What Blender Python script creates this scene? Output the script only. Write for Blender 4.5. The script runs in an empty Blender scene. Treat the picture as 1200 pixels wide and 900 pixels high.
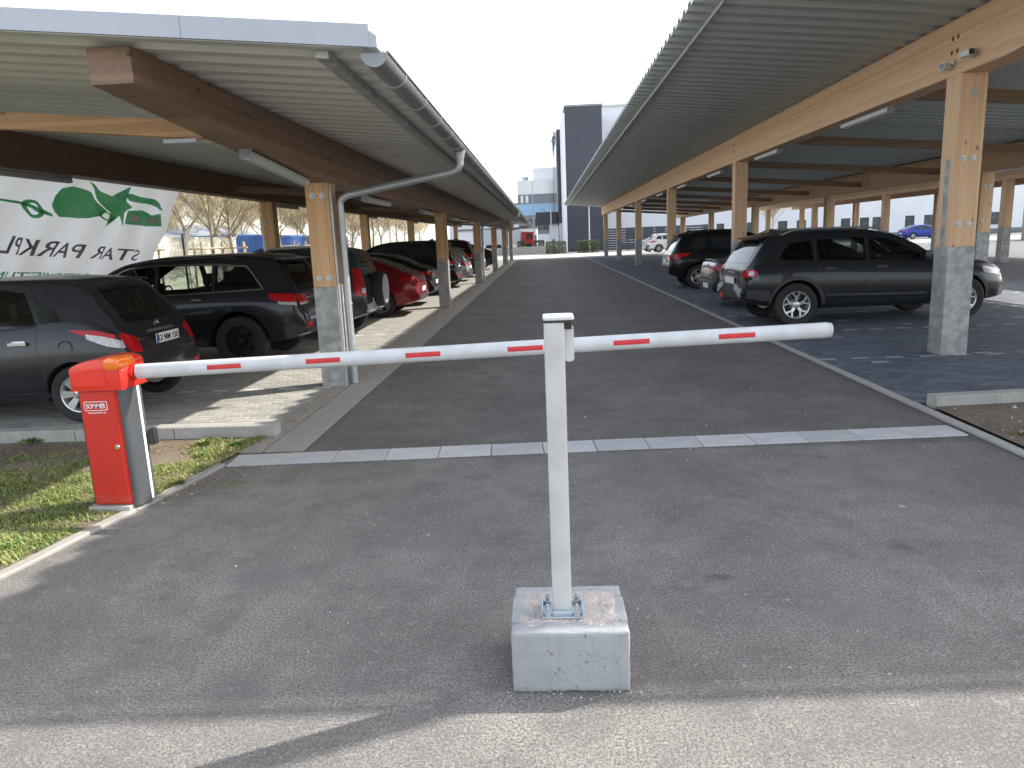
import bpy, bmesh, math, random
from mathutils import Vector, Matrix
from mathutils.bvhtree import BVHTree
R_ = random.Random(7)
SC = bpy.context.scene
COL = SC.collection
PI = math.pi

# ------------------------------------------------------------------ camera
CAM_R = ((0.99829039, -0.03222457, -0.04876336),
         (0.04148531, -0.19705522, 0.97951427),
         (-0.0411735, -0.97986265, -0.19538149))      # rows: world x,y,z from camera right, down, forward
H = 1.6
cd = bpy.data.cameras.new('camera'); cam = bpy.data.objects.new('camera', cd); COL.objects.link(cam)
r = Matrix(((CAM_R[0][0], -CAM_R[0][1], -CAM_R[0][2]),
            (CAM_R[1][0], -CAM_R[1][1], -CAM_R[1][2]),
            (CAM_R[2][0], -CAM_R[2][1], -CAM_R[2][2])))
cam.matrix_world = Matrix.Translation((0, 0, H)) @ r.to_4x4()
cd.sensor_width = 36; cd.lens = 25.5; cd.clip_start = 0.05; cd.clip_end = 3000
SC.camera = cam
def pix(p):
    v = r.transposed() @ (Vector(p) - Vector((0, 0, H)))
    if v.z > -0.1: return None
    return (600 + 850 * v.x / -v.z, 450 - 850 * v.y / -v.z)
def inview(p, m=15):
    q = pix(p)
    return q is not None and -m < q[0] < 1200 + m and -m < q[1] < 900 + m

# ------------------------------------------------------------------ light
SUN = Vector((1.06, 0.49, 1.0)).normalized()
w = bpy.data.worlds.new("World"); SC.world = w; w.use_nodes = True
nt = w.node_tree; nt.nodes.clear()
sky = nt.nodes.new('ShaderNodeTexSky'); sky.sky_type = 'NISHITA'; sky.sun_disc = False
sky.sun_elevation = math.asin(SUN.z); sky.sun_rotation = math.atan2(SUN.x, SUN.y)
sky.dust_density = 1.6; sky.air_density = 1.0; sky.ozone_density = 1.0
bg = nt.nodes.new('ShaderNodeBackground'); bg.inputs[1].default_value = 0.145
wo = nt.nodes.new('ShaderNodeOutputWorld')
hs_ = nt.nodes.new('ShaderNodeHueSaturation'); hs_.inputs['Saturation'].default_value = 0.45
nt.links.new(sky.outputs[0], hs_.inputs['Color']); nt.links.new(hs_.outputs[0], bg.inputs[0]); nt.links.new(bg.outputs[0], wo.inputs[0])
sl = bpy.data.lights.new('sun', 'SUN'); sl.energy = 2.45; sl.angle = math.radians(0.6); sl.color = (1, 0.94, 0.85)
so = bpy.data.objects.new('sun', sl); COL.objects.link(so); so.location = (20, 10, 30)
so.rotation_euler = (-SUN).to_track_quat('-Z', 'Y').to_euler()
SC.view_settings.view_transform = 'Standard'; SC.view_settings.look = 'None'
SC.view_settings.exposure = 1.8; SC.view_settings.gamma = 1
SC.cycles.max_bounces = 8; SC.cycles.diffuse_bounces = 4

# ------------------------------------------------------------------ materials
MATS = {}
def _nt(name):
    m = bpy.data.materials.new(name); m.use_nodes = True
    t = m.node_tree; b = t.nodes['Principled BSDF']
    return m, t, b
def _n(t, typ, **kw):
    n = t.nodes.new(typ)
    for k, v in kw.items():
        if k in n.inputs: n.inputs[k].default_value = v
        else: setattr(n, k, v)
    return n
def c4(c): return (c[0], c[1], c[2], 1)
def _mix(t, fac, a, b, mode='MIX'):
    n = t.nodes.new('ShaderNodeMix'); n.data_type = 'RGBA'; n.blend_type = mode
    for i, v in ((0, fac), (6, a), (7, b)):
        if hasattr(v, 'links'): t.links.new(v, n.inputs[i])
        elif isinstance(v, tuple): n.inputs[i].default_value = c4(v)
        else: n.inputs[i].default_value = v
    return n.outputs[2]
def _ramp(t, src, a, b):
    n = t.nodes.new('ShaderNodeMapRange'); n.inputs[1].default_value = a; n.inputs[2].default_value = b
    t.links.new(src, n.inputs[0]); return n.outputs[0]
def _coord(t, scale=(1, 1, 1), kind='Object'):
    tc = t.nodes.new('ShaderNodeTexCoord'); mp = t.nodes.new('ShaderNodeMapping')
    mp.inputs['Scale'].default_value = scale
    t.links.new(tc.outputs[kind], mp.inputs[0]); return mp.outputs[0]
def _noise(t, vec, scale, detail=4, rough=0.55):
    n = _n(t, 'ShaderNodeTexNoise', Scale=scale, Detail=detail, Roughness=rough)
    t.links.new(vec, n.inputs['Vector']); return n.outputs[0]
def mat(name, c1, c2=None, scale=8, rough=0.6, metal=0, bump=0, coat=0, stretch=(1, 1, 1), big=None, spec=None,
        bscale=None, emit=None, trans=0):
    if name in MATS: return MATS[name]
    m, t, b = _nt(name)
    b.inputs['Roughness'].default_value = rough; b.inputs['Metallic'].default_value = metal
    if coat: b.inputs['Coat Weight'].default_value = coat; b.inputs['Coat Roughness'].default_value = 0.04
    if spec is not None: b.inputs['Specular IOR Level'].default_value = spec
    if c2 is None: c2 = tuple(x * 0.82 for x in c1)
    v = _coord(t, stretch); nz = _noise(t, v, scale, 5, 0.6)
    col = _mix(t, _ramp(t, nz, 0.32, 0.68), c1, c2)
    if big:
        nb = _noise(t, v, big[0], 3)
        col = _mix(t, _ramp(t, nb, 0.4, 0.65), col, big[1])
    t.links.new(col, b.inputs['Base Color'])
    rr = _n(t, 'ShaderNodeMapRange'); rr.inputs[3].default_value = rough * 0.88; rr.inputs[4].default_value = min(1, rough * 1.12)
    t.links.new(nz, rr.inputs[0]); t.links.new(rr.outputs[0], b.inputs['Roughness'])
    if bump:
        bn = _n(t, 'ShaderNodeBump', Strength=bump, Distance=0.01)
        t.links.new(_noise(t, v, bscale or scale * 3, 4), bn.inputs['Height']); t.links.new(bn.outputs[0], b.inputs['Normal'])
    MATS[name] = m
    return m

def wood(name, grain, stack, c1, c2, lam=0.04):
    if name in MATS: return MATS[name]
    m, t, b = _nt(name)
    s = [18, 18, 18]; s['XYZ'.index(grain)] = 0.9
    v = _coord(t, tuple(s)); v0 = _coord(t)
    n1 = _noise(t, v, 1.6, 5, 0.62); col = _mix(t, _ramp(t, n1, 0.3, 0.7), c1, c2)
    sep = t.nodes.new('ShaderNodeSeparateXYZ'); t.links.new(v0, sep.inputs[0])
    q = _n(t, 'ShaderNodeMath', operation='MULTIPLY'); t.links.new(sep.outputs['XYZ'.index(stack)], q.inputs[0]); q.inputs[1].default_value = 1 / lam
    fl = _n(t, 'ShaderNodeMath', operation='FLOOR'); t.links.new(q.outputs[0], fl.inputs[0])
    wn = _n(t, 'ShaderNodeTexWhiteNoise'); wn.noise_dimensions = '1D'; t.links.new(fl.outputs[0], wn.inputs['W'])
    tint = _n(t, 'ShaderNodeMapRange'); tint.inputs[3].default_value = 0.82; tint.inputs[4].default_value = 1.1
    t.links.new(wn.outputs[0], tint.inputs[0])
    cmb = t.nodes.new('ShaderNodeCombineColor')
    for i in range(3): t.links.new(tint.outputs[0], cmb.inputs[i])
    col = _mix(t, 1.0, col, cmb.outputs[0], 'MULTIPLY')
    fr = _n(t, 'ShaderNodeMath', operation='FRACT'); t.links.new(q.outputs[0], fr.inputs[0])
    col = _mix(t, _ramp(t, fr.outputs[0], 0.06, 0.0), col, tuple(x * 0.62 for x in c2))
    ks = [7, 7, 7]; ks['XYZ'.index(grain)] = 4.0
    vk = _coord(t, tuple(ks)); vo = _n(t, 'ShaderNodeTexVoronoi', Scale=1.0); t.links.new(vk, vo.inputs['Vector'])
    rnd = _n(t, 'ShaderNodeSeparateColor'); t.links.new(vo.outputs['Color'], rnd.inputs[0])
    th = _n(t, 'ShaderNodeMath', operation='GREATER_THAN'); t.links.new(rnd.outputs[0], th.inputs[0]); th.inputs[1].default_value = 0.4
    kf = _n(t, 'ShaderNodeMath', operation='MULTIPLY'); t.links.new(_ramp(t, vo.outputs['Distance'], 0.17, 0.09), kf.inputs[0]); t.links.new(th.outputs[0], kf.inputs[1])
    kf2 = _n(t, 'ShaderNodeMath', operation='MULTIPLY'); t.links.new(kf.outputs[0], kf2.inputs[0]); kf2.inputs[1].default_value = 0.8
    col = _mix(t, kf2.outputs[0], col, tuple(x * 0.28 for x in c2))
    t.links.new(col, b.inputs['Base Color']); b.inputs['Roughness'].default_value = 0.62
    bn = _n(t, 'ShaderNodeBump', Strength=0.15, Distance=0.005); t.links.new(n1, bn.inputs['Height']); t.links.new(bn.outputs[0], b.inputs['Normal'])
    MATS[name] = m; return m

def asphalt_mat(name, k, marks=()):
    m, t, b = _nt(name); v = _coord(t)
    sc3 = lambda c: tuple(x * k for x in c)
    n1 = _noise(t, v, 0.8, 6, 0.65); col = _mix(t, _ramp(t, n1, 0.36, 0.64), sc3((0.108, 0.100, 0.092)), sc3((0.200, 0.187, 0.170)))
    n2 = _noise(t, v, 3.6, 5, 0.7); col = _mix(t, _ramp(t, n2, 0.44, 0.74), col, sc3((0.088, 0.082, 0.076)))
    n6 = _noise(t, v, 17, 4, 0.7); col = _mix(t, _ramp(t, n6, 0.55, 0.78), col, sc3((0.23, 0.216, 0.198)))
    n3 = _noise(t, v, 95, 4, 0.8); col = _mix(t, _ramp(t, n3, 0.42, 0.58), sc3((0.062, 0.058, 0.054)), col)
    vo = _n(t, 'ShaderNodeTexVoronoi', Scale=230.0); t.links.new(v, vo.inputs['Vector'])
    sc = _n(t, 'ShaderNodeSeparateColor'); t.links.new(vo.outputs['Color'], sc.inputs[0])
    f = _ramp(t, sc.outputs[0], 0.9, 1.02); col = _mix(t, f, col, (0.3, 0.28, 0.255))
    vs = _coord(t, (5, 0.5, 1)); n4 = _noise(t, vs, 1.0, 5, 0.7); f4 = _ramp(t, n4, 0.6, 0.85)
    q = _n(t, 'ShaderNodeMath', operation='MULTIPLY'); t.links.new(f4, q.inputs[0]); q.inputs[1].default_value = 0.35
    col = _mix(t, q.outputs[0], col, sc3((0.23, 0.22, 0.205)))
    n5 = _noise(t, v, 1.1, 2); f5 = _ramp(t, n5, 0.60, 0.68); q5 = _n(t, 'ShaderNodeMath', operation='MULTIPLY'); t.links.new(f5, q5.inputs[0]); q5.inputs[1].default_value = 0.45
    col = _mix(t, q5.outputs[0], col, sc3((0.085, 0.081, 0.078)))
    for (sx, sy, rr_, cc) in marks:      # old spills and scuffs with their own ragged outline
        vm = t.nodes.new('ShaderNodeVectorMath'); vm.operation = 'DISTANCE'; ad = t.nodes.new('ShaderNodeMapping'); ad.inputs['Location'].default_value = (0, 0, 0)
        t.links.new(v, vm.inputs[0]); vm.inputs[1].default_value = (sx, sy, 0)
        nm = _noise(t, v, 5 / max(.05, rr_) * .3, 4, .7); sm_ = _n(t, 'ShaderNodeMath', operation='MULTIPLY_ADD'); t.links.new(nm, sm_.inputs[0]); sm_.inputs[1].default_value = -rr_ * 2.2; sm_.inputs[2].default_value = rr_ * 1.6
        dd = _n(t, 'ShaderNodeMath', operation='SUBTRACT'); t.links.new(sm_.outputs[0], dd.inputs[0]); t.links.new(vm.outputs['Value'], dd.inputs[1])
        col = _mix(t, _ramp(t, dd.outputs[0], 0.0, rr_ * .5), col, cc)
    t.links.new(col, b.inputs['Base Color']); b.inputs['Roughness'].default_value = 0.85
    b.inputs['Specular IOR Level'].default_value = 0.3
    bn = _n(t, 'ShaderNodeBump', Strength=0.5, Distance=0.004); t.links.new(vo.outputs['Distance'], bn.inputs['Height'])
    bn2 = _n(t, 'ShaderNodeBump', Strength=0.4, Distance=0.006); t.links.new(n3, bn2.inputs['Height']); t.links.new(bn.outputs[0], bn2.inputs['Normal'])
    t.links.new(bn2.outputs[0], b.inputs['Normal'])
    MATS[name] = m; return m

def brick_mat(name, c1, c2, mortar):
    m, t, b = _nt(name); v = _coord(t)
    br = _n(t, 'ShaderNodeTexBrick', Scale=1.0); t.links.new(v, br.inputs['Vector'])
    br.inputs['Color1'].default_value = c4(c1); br.inputs['Color2'].default_value = c4(c2); br.inputs['Mortar'].default_value = c4(mortar)
    br.inputs['Mortar Size'].default_value = 0.004; br.inputs['Brick Width'].default_value = 0.2; br.inputs['Row Height'].default_value = 0.1
    nz = _noise(t, v, 3); col = _mix(t, _ramp(t, nz, 0.35, 0.7), br.outputs[0], tuple(x * 0.85 for x in c1))
    t.links.new(col, b.inputs['Base Color']); b.inputs['Roughness'].default_value = 0.8
    MATS[name] = m; return m

def concrete_mat(name, c1, c2, pit=(0.1, 0.1, 0.1), pits=0.6):
    m, t, b = _nt(name); v = _coord(t)
    n1 = _noise(t, v, 6, 5, 0.65); col = _mix(t, _ramp(t, n1, 0.3, 0.7), c1, c2)
    vz = _coord(t, (60, 60, 2.5)); n5 = _noise(t, vz, 1, 3); k = _n(t, 'ShaderNodeMath', operation='MULTIPLY'); t.links.new(_ramp(t, n5, 0.5, 0.8), k.inputs[0]); k.inputs[1].default_value = 0.35
    col = _mix(t, k.outputs[0], col, tuple(x * 0.7 for x in c1))
    n2 = _noise(t, v, 62, 4, 0.65); f = _ramp(t, n2, 0.58, 0.66); n3 = _noise(t, v, 7, 3)
    mu = _n(t, 'ShaderNodeMath', operation='MULTIPLY'); t.links.new(f, mu.inputs[0]); t.links.new(_ramp(t, n3, 0.46, 0.6), mu.inputs[1])
    mu2 = _n(t, 'ShaderNodeMath', operation='MULTIPLY'); t.links.new(mu.outputs[0], mu2.inputs[0]); mu2.inputs[1].default_value = pits
    col = _mix(t, mu2.outputs[0], col, pit)
    n4 = _noise(t, v, 220, 2); col = _mix(t, _ramp(t, n4, 0.55, 0.8), col, tuple(x * 0.8 for x in c2))
    t.links.new(col, b.inputs['Base Color']); b.inputs['Roughness'].default_value = 0.85
    bn = _n(t, 'ShaderNodeBump', Strength=0.35, Distance=0.004); t.links.new(n2, bn.inputs['Height']); t.links.new(bn.outputs[0], b.inputs['Normal'])
    MATS[name] = m; return m

def galv(name, base=(0.52, 0.55, 0.57), metal=0.55, rough=0.42):
    if name in MATS: return MATS[name]
    m, t, b = _nt(name); v = _coord(t)
    vo = _n(t, 'ShaderNodeTexVoronoi', Scale=45.0); t.links.new(v, vo.inputs['Vector'])
    n1 = _noise(t, v, 3, 4); col = _mix(t, vo.outputs['Color'], base, tuple(x * 0.86 for x in base))
    col = _mix(t, _ramp(t, n1, 0.4, 0.75), col, tuple(x * 0.78 for x in base))
    t.links.new(col, b.inputs['Base Color']); b.inputs['Metallic'].default_value = metal; b.inputs['Roughness'].default_value = rough
    MATS[name] = m; return m

def fabric_mat():
    m, t, b = _nt('banner_fabric'); v = _coord(t)
    n1 = _noise(t, v, 2.0, 4); col = _mix(t, _ramp(t, n1, 0.3, 0.7), (0.8, 0.8, 0.86), (0.74, 0.74, 0.8))
    t.links.new(col, b.inputs['Base Color']); b.inputs['Roughness'].default_value = 0.7
    tr = t.nodes.new('ShaderNodeBsdfTranslucent'); tr.inputs[0].default_value = (0.85, 0.85, 0.88, 1)
    mx = t.nodes.new('ShaderNodeMixShader'); mx.inputs[0].default_value = 0.5
    out = t.nodes['Material Output']
    t.links.new(b.outputs[0], mx.inputs[1]); t.links.new(tr.outputs[0], mx.inputs[2]); t.links.new(mx.outputs[0], out.inputs[0])
    MATS['banner_fabric'] = m; return m

def glass_mat(name, tint=(0.012, 0.014, 0.015), rough=0.03):
    m, t, b = _nt(name); v = _coord(t); n1 = _noise(t, v, 2.5, 3)
    col = _mix(t, _ramp(t, n1, 0.35, 0.7), tint, tuple(x * 2.2 for x in tint))
    t.links.new(col, b.inputs['Base Color']); b.inputs['Roughness'].default_value = rough; b.inputs['Specular IOR Level'].default_value = 0.6
    MATS[name] = m; return m

asphalt = asphalt_mat('old_asphalt', 1.62, ((2.02, 4.05, .05, (.42, .39, .34)), (1.02, 2.98, .03, (.45, .42, .36)), (.78, 3.2, .14, (.1, .095, .09)), (1.15, 4.3, .2, (.11, .105, .1)), (1.75, 3.5, .16, (.11, .105, .1)), (-2.2, 4.75, .28, (.15, .145, .08)), (-1.9, 5.0, .2, (.16, .15, .09)), (1.9, 5.0, .12, (.1, .095, .09)))); asphalt_new = asphalt_mat('newer_asphalt', 1.25)
conc = concrete_mat('block_concrete', (0.29, 0.3, 0.305), (0.37, 0.38, 0.375), (0.09, 0.09, 0.09), 0.75)
kerbc = concrete_mat('kerb_concrete', (0.3, 0.29, 0.265), (0.39, 0.38, 0.345), pits=0.5)
mortar = mat('pink_mortar', (0.5, 0.43, 0.385), (0.36, 0.33, 0.31), 18, 0.95, bump=0.6)
stripec = concrete_mat('strip_concrete', (0.4, 0.4, 0.4), (0.52, 0.52, 0.51), pits=0.3)
wbeamL = wood('shaded_beam_wood', 'Y', 'Z', (0.275, 0.172, 0.112), (0.215, 0.132, 0.084))  # left beam timber with the roof's shade painted into its colour
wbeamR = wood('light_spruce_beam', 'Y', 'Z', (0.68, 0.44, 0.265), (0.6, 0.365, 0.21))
wpostL = wood('post_spruce_left', 'Z', 'X', (0.7, 0.43, 0.225), (0.6, 0.345, 0.17), 0.1)
wpostR = wood('post_spruce_right', 'Z', 'X', (0.72, 0.48, 0.285), (0.62, 0.385, 0.215), 0.1)
wcrossR = wood('shaded_cross_beam_wood', 'X', 'Z', (0.3, 0.2, 0.13), (0.24, 0.15, 0.095))  # same cross beam wood, darkened to paint in the shade under the roofs
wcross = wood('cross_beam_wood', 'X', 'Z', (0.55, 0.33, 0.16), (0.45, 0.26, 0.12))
zinc = galv('galvanised_zinc'); zincd = galv('weathered_zinc', (0.28, 0.29, 0.3), 0.5, 0.45)
shoe = mat('steel_sleeve_zinc', (0.3, 0.3, 0.29), (0.22, 0.22, 0.215), 5, 0.5, 0.2, big=(9, (0.4, 0.4, 0.39)), bump=.15)
deckL = mat('roof_sheet_bounce_lit', (0.56, 0.565, 0.53), (0.51, 0.515, 0.48), 2, 0.42, 0.1); deckR = mat('roof_sheet_shaded', (0.43, 0.465, 0.445), (0.39, 0.42, 0.40), 2, 0.42, 0.15)  # one sheet type; ground bounce painted into the lighter left tone
white_metal = mat('white_fascia_sheet', (0.4, 0.42, 0.46), (0.37, 0.39, 0.43), 2, 0.35)
white_paint = mat('white_powder_coat', (0.62, 0.625, 0.63), (0.57, 0.575, 0.58), 3, 0.32, big=(6, (0.53, 0.53, 0.52)))
grey_paint = mat('pale_grey_powder_coat', (0.53, 0.53, 0.51), (0.49, 0.49, 0.47), 3, 0.38, big=(7, (0.45, 0.445, 0.42)))
red_paint = mat('red_powder_coat', (0.56, 0.02, 0.013), (0.48, 0.02, 0.013), 2.2, 0.42)
def splash(m, z1):
    t = m.node_tree; b = t.nodes['Principled BSDF']; src = b.inputs['Base Color'].links[0].from_socket; v = _coord(t)
    sp = t.nodes.new('ShaderNodeSeparateXYZ'); t.links.new(v, sp.inputs[0]); q = _ramp(t, sp.outputs[2], z1, 0.0)
    nz = _noise(t, v, 70, 4, .7); mu = _n(t, 'ShaderNodeMath', operation='MULTIPLY'); t.links.new(q, mu.inputs[0]); t.links.new(_ramp(t, nz, .5, .6), mu.inputs[1])
    t.links.new(_mix(t, mu.outputs[0], src, (0.2, 0.15, 0.11)), b.inputs['Base Color'])
splash(red_paint, .14)
hood_red = mat('red_plastic_hood', (0.72, 0.035, 0.02), (0.64, 0.03, 0.018), 4, 0.25)
red_tape = mat('red_reflective_tape', (0.62, 0.03, 0.035), (0.52, 0.025, 0.03), 20, 0.45)
amber = mat('amber_lens', (0.85, 0.2, 0.015), (0.75, 0.13, 0.01), 12, 0.15, coat=0.6)
alu_grey = mat('grey_anodised', (0.115, 0.125, 0.135), (0.095, 0.105, 0.115), 5, 0.35, 0.4); splash(alu_grey, .14)
blackp = mat('black_plastic', (0.018, 0.018, 0.019), (0.028, 0.028, 0.028), 20, 0.5)
white_print = mat('white_print', (0.85, 0.85, 0.85), (0.8, 0.8, 0.8), 5, 0.5)
soil = mat('soil', (0.17, 0.125, 0.09), (0.11, 0.08, 0.055), 14, 0.95, bump=1.0, bscale=40, big=(1.3, (0.2, 0.155, 0.115)))
grassA = mat('grass_green', (0.11, 0.175, 0.03), (0.16, 0.22, 0.045), 3, 0.6)
grassB = mat('grass_yellow_green', (0.2, 0.25, 0.05), (0.28, 0.3, 0.085), 3, 0.6)
grassC = mat('dry_straw', (0.36, 0.3, 0.14), (0.28, 0.22, 0.1), 3, 0.7)
groundm = mat('open_ground', (0.26, 0.25, 0.22), (0.2, 0.19, 0.165), 0.15, 0.95, big=(0.05, (0.12, 0.13, 0.06)))
pv = [mat('light_paver', (0.315, 0.305, 0.275), (0.27, 0.262, 0.236), 30, 0.85, bump=0.3),
      mat('light_paver_worn', (0.36, 0.35, 0.316), (0.315, 0.305, 0.275), 30, 0.85, bump=0.3),
      mat('light_paver_dull', (0.275, 0.267, 0.243), (0.235, 0.228, 0.207), 30, 0.85, bump=0.3),
      mat('white_paver', (0.6, 0.58, 0.53), (0.52, 0.5, 0.46), 30, 0.8, bump=0.3)]
pd = [mat('dark_paver', (0.098, 0.117, 0.145), (0.08, 0.096, 0.12), 30, 0.7, bump=0.3),
      mat('dark_paver_worn', (0.13, 0.15, 0.18), (0.105, 0.123, 0.15), 30, 0.7, bump=0.3),
      mat('dark_paver_dull', (0.078, 0.094, 0.118), (0.065, 0.079, 0.1), 30, 0.7, bump=0.3),
      mat('pale_marking_paver', (0.34, 0.345, 0.345), (0.28, 0.285, 0.29), 30, 0.75, bump=0.3)]
joint = mat('paver_joint_sand', (0.11, 0.1, 0.085), (0.08, 0.072, 0.06), 30, 0.95)
jointd = mat('dark_joint', (0.05, 0.05, 0.05), (0.035, 0.035, 0.035), 30, 0.95)
bandm = [concrete_mat('gutter_stone', (0.25, 0.24, 0.215), (0.31, 0.295, 0.265), pits=0.5),
         concrete_mat('gutter_stone_brown', (0.25, 0.225, 0.195), (0.31, 0.28, 0.245), pits=0.3)]  # slightly browner tone for the inner row
lpave_far = brick_mat('far_light_paving', (0.315, 0.305, 0.275), (0.275, 0.267, 0.243), (0.15, 0.14, 0.12))
dpave_far = brick_mat('far_dark_paving', (0.098, 0.117, 0.145), (0.08, 0.096, 0.12), (0.05, 0.05, 0.05))
glass = glass_mat('dark_window_glass'); fglass = glass_mat('building_glass', (0.035, 0.045, 0.05), 0.08)
tyre_m = mat('tyre_rubber', (0.016, 0.016, 0.016), (0.024, 0.023, 0.022), 25, 0.8)
alloy = mat('silver_alloy', (0.62, 0.63, 0.64), (0.55, 0.56, 0.57), 6, 0.28, 0.7)
blackrim = mat('black_alloy', (0.02, 0.02, 0.022), (0.03, 0.03, 0.03), 6, 0.3, 0.4)
chrome = mat('chrome_trim', (0.75, 0.76, 0.78), (0.66, 0.67, 0.7), 6, 0.12, 1.0)
lamp_red = mat('red_lamp_lens', (0.5, 0.008, 0.01), (0.36, 0.006, 0.008), 30, 0.2, coat=0.25, spec=.3)
lamp_white = mat('clear_lamp_lens', (0.6, 0.58, 0.57), (0.4, 0.39, 0.39), 30, 0.1, coat=0.8)
plate_w = mat('plate_white', (0.8, 0.8, 0.78), (0.74, 0.74, 0.72), 10, 0.4)
plate_b = mat('plate_blue', (0.01, 0.05, 0.4), None, 10, 0.4)
tube_m = mat('grey_light_housing', (0.52, 0.53, 0.52), (0.46, 0.47, 0.46), 5, 0.35)
bark = mat('pale_bark', (0.36, 0.31, 0.22), (0.24, 0.2, 0.14), 12, 0.9, bump=0.5)
twigm = mat('tan_twigs', (0.5, 0.42, 0.28), (0.4, 0.33, 0.21), 1.2, 0.9)
stakem = mat('stake_wood', (0.5, 0.4, 0.26), (0.38, 0.29, 0.18), 6, 0.85)
fencew = mat('cream_fence_screen', (0.78, 0.75, 0.64), (0.72, 0.69, 0.58), 0.6, 0.8)
darkmetal = mat('dark_grey_metal', (0.05, 0.052, 0.055), (0.065, 0.067, 0.07), 4, 0.5, 0.3)
bluec = mat('blue_container_paint', (0.05, 0.13, 0.36), (0.06, 0.15, 0.4), 1, 0.5)
towerm = mat('anthracite_cladding', (0.052, 0.054, 0.072), (0.047, 0.049, 0.066), 0.4, 0.5)
towerm2 = mat('anthracite_louvre', (0.043, 0.045, 0.058), (0.037, 0.039, 0.05), 0.4, 0.5)
whitewall = mat('white_render', (0.74, 0.75, 0.78), (0.69, 0.7, 0.73), 0.5, 0.8)
lightgrey = mat('light_grey_cladding', (0.6, 0.62, 0.64), (0.55, 0.57, 0.59), 0.3, 0.6)
bluepanel = mat('pale_blue_cladding', (0.24, 0.37, 0.55), (0.22, 0.34, 0.51), 0.3, 0.5)
greypanel = mat('grey_cladding', (0.16, 0.175, 0.2), (0.14, 0.155, 0.18), 0.3, 0.5)
hedgem = mat('hedge_leaf', (0.05, 0.075, 0.02), (0.085, 0.11, 0.035), 2, 0.7)
gravelm = mat('pale_pebble', (0.5, 0.48, 0.44), (0.4, 0.38, 0.34), 8, 0.9)
stonem = mat('rubble_stone', (0.24, 0.2, 0.17), (0.34, 0.3, 0.26), 3, 0.95)

# ------------------------------------------------------------------ mesh helpers
class MB:
    def __init__(s): s.v = []; s.f = []; s.m = []
    def add(s, vs, fs, mi=0):
        o = len(s.v); s.v += [tuple(p) for p in vs]
        for f in fs: s.f.append(tuple(i + o for i in f)); s.m.append(mi)
        return s
    def box(s, a, b, mi=0, M=None):
        x0, y0, z0 = a; x1, y1, z1 = b
        vs = [(x0, y0, z0), (x1, y0, z0), (x1, y1, z0), (x0, y1, z0), (x0, y0, z1), (x1, y0, z1), (x1, y1, z1), (x0, y1, z1)]
        if M: vs = [M @ Vector(p) for p in vs]
        return s.add(vs, [(3, 2, 1, 0), (4, 5, 6, 7), (0, 1, 5, 4), (1, 2, 6, 5), (2, 3, 7, 6), (3, 0, 4, 7)], mi)
    def tube(s, pts, rad, seg=10, mi=0, cap=True):
        pts = [Vector(p) for p in pts]; n = len(pts)
        rads = rad if isinstance(rad, (list, tuple)) else [rad] * n
        rings = []; up = None
        for i, p in enumerate(pts):
            d = (pts[min(i + 1, n - 1)] - pts[max(i - 1, 0)]).normalized()
            if up is None:
                up = Vector((0, 0, 1)) if abs(d.z) < 0.9 else Vector((1, 0, 0))
            a = d.cross(up).normalized(); up = a.cross(d).normalized()
            rings.append([p + (a * math.cos(2 * PI * k / seg) + up * math.sin(2 * PI * k / seg)) * rads[i] for k in range(seg)])
        vs = [q for rg in rings for q in rg]; fs = []
        for i in range(n - 1):
            for k in range(seg):
                k2 = (k + 1) % seg; fs.append((i * seg + k, (i + 1) * seg + k, (i + 1) * seg + k2, i * seg + k2))
        if cap: fs.append(tuple(range(seg))); fs.append(tuple(range((n - 1) * seg, n * seg))[::-1])
        return s.add(vs, fs, mi)
    def prism(s, poly, axis, a, b, mi=0):           # poly in the two other axes (in xyz order)
        n = len(poly)
        def P(q, t):
            if axis == 'X': return (t, q[0], q[1])
            if axis == 'Y': return (q[0], t, q[1])
            return (q[0], q[1], t)
        vs = [P(q, a) for q in poly] + [P(q, b) for q in poly]
        fs = [tuple(range(n)), tuple(range(n, 2 * n))[::-1]] + [(i, i + n, (i + 1) % n + n, (i + 1) % n) for i in range(n)]
        return s.add(vs, fs, mi)
    def lathe(s, prof, c, axis='Y', seg=28, mi=0, close=False):   # prof (radius, along)
        vs = []; n = len(prof)
        for k in range(seg):
            ca, sa = math.cos(2 * PI * k / seg), math.sin(2 * PI * k / seg)
            for (rr, h) in prof:
                p = {'Y': (rr * ca, h, rr * sa), 'Z': (rr * ca, rr * sa, h), 'X': (h, rr * ca, rr * sa)}[axis]
                vs.append((p[0] + c[0], p[1] + c[1], p[2] + c[2]))
        fs = []
        for k in range(seg):
            k2 = (k + 1) % seg
            for i in range(n - 1 if not close else n):
                j = (i + 1) % n; fs.append((k * n + i, k2 * n + i, k2 * n + j, k * n + j))
        return s.add(vs, fs, mi)
    def build(s, name, mats, parent=None, smooth=None, bevel=0, loc=None, recalc=True):
        me = bpy.data.meshes.new(name); me.from_pydata(s.v, [], s.f)
        if not isinstance(mats, (list, tuple)): mats = [mats]
        for m in mats: me.materials.append(m)
        if len(mats) > 1: me.polygons.foreach_set('material_index', s.m)
        if recalc or bevel:
            bm = bmesh.new(); bm.from_mesh(me); bmesh.ops.recalc_face_normals(bm, faces=bm.faces)
            if bevel:
                es = [e for e in bm.edges if len(e.link_faces) == 2 and e.calc_face_angle(0) > 0.6]
                bmesh.ops.bevel(bm, geom=es, offset=bevel, segments=2, affect='EDGES', profile=0.6)
            bm.to_mesh(me); bm.free()
        if smooth is not None:
            me.polygons.foreach_set('use_smooth', [True] * len(me.polygons))
            me.set_sharp_from_angle(angle=math.radians(smooth))
        o = bpy.data.objects.new(name, me); COL.objects.link(o)
        if parent: o.parent = parent
        if loc: o.location = loc
        return o
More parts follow.
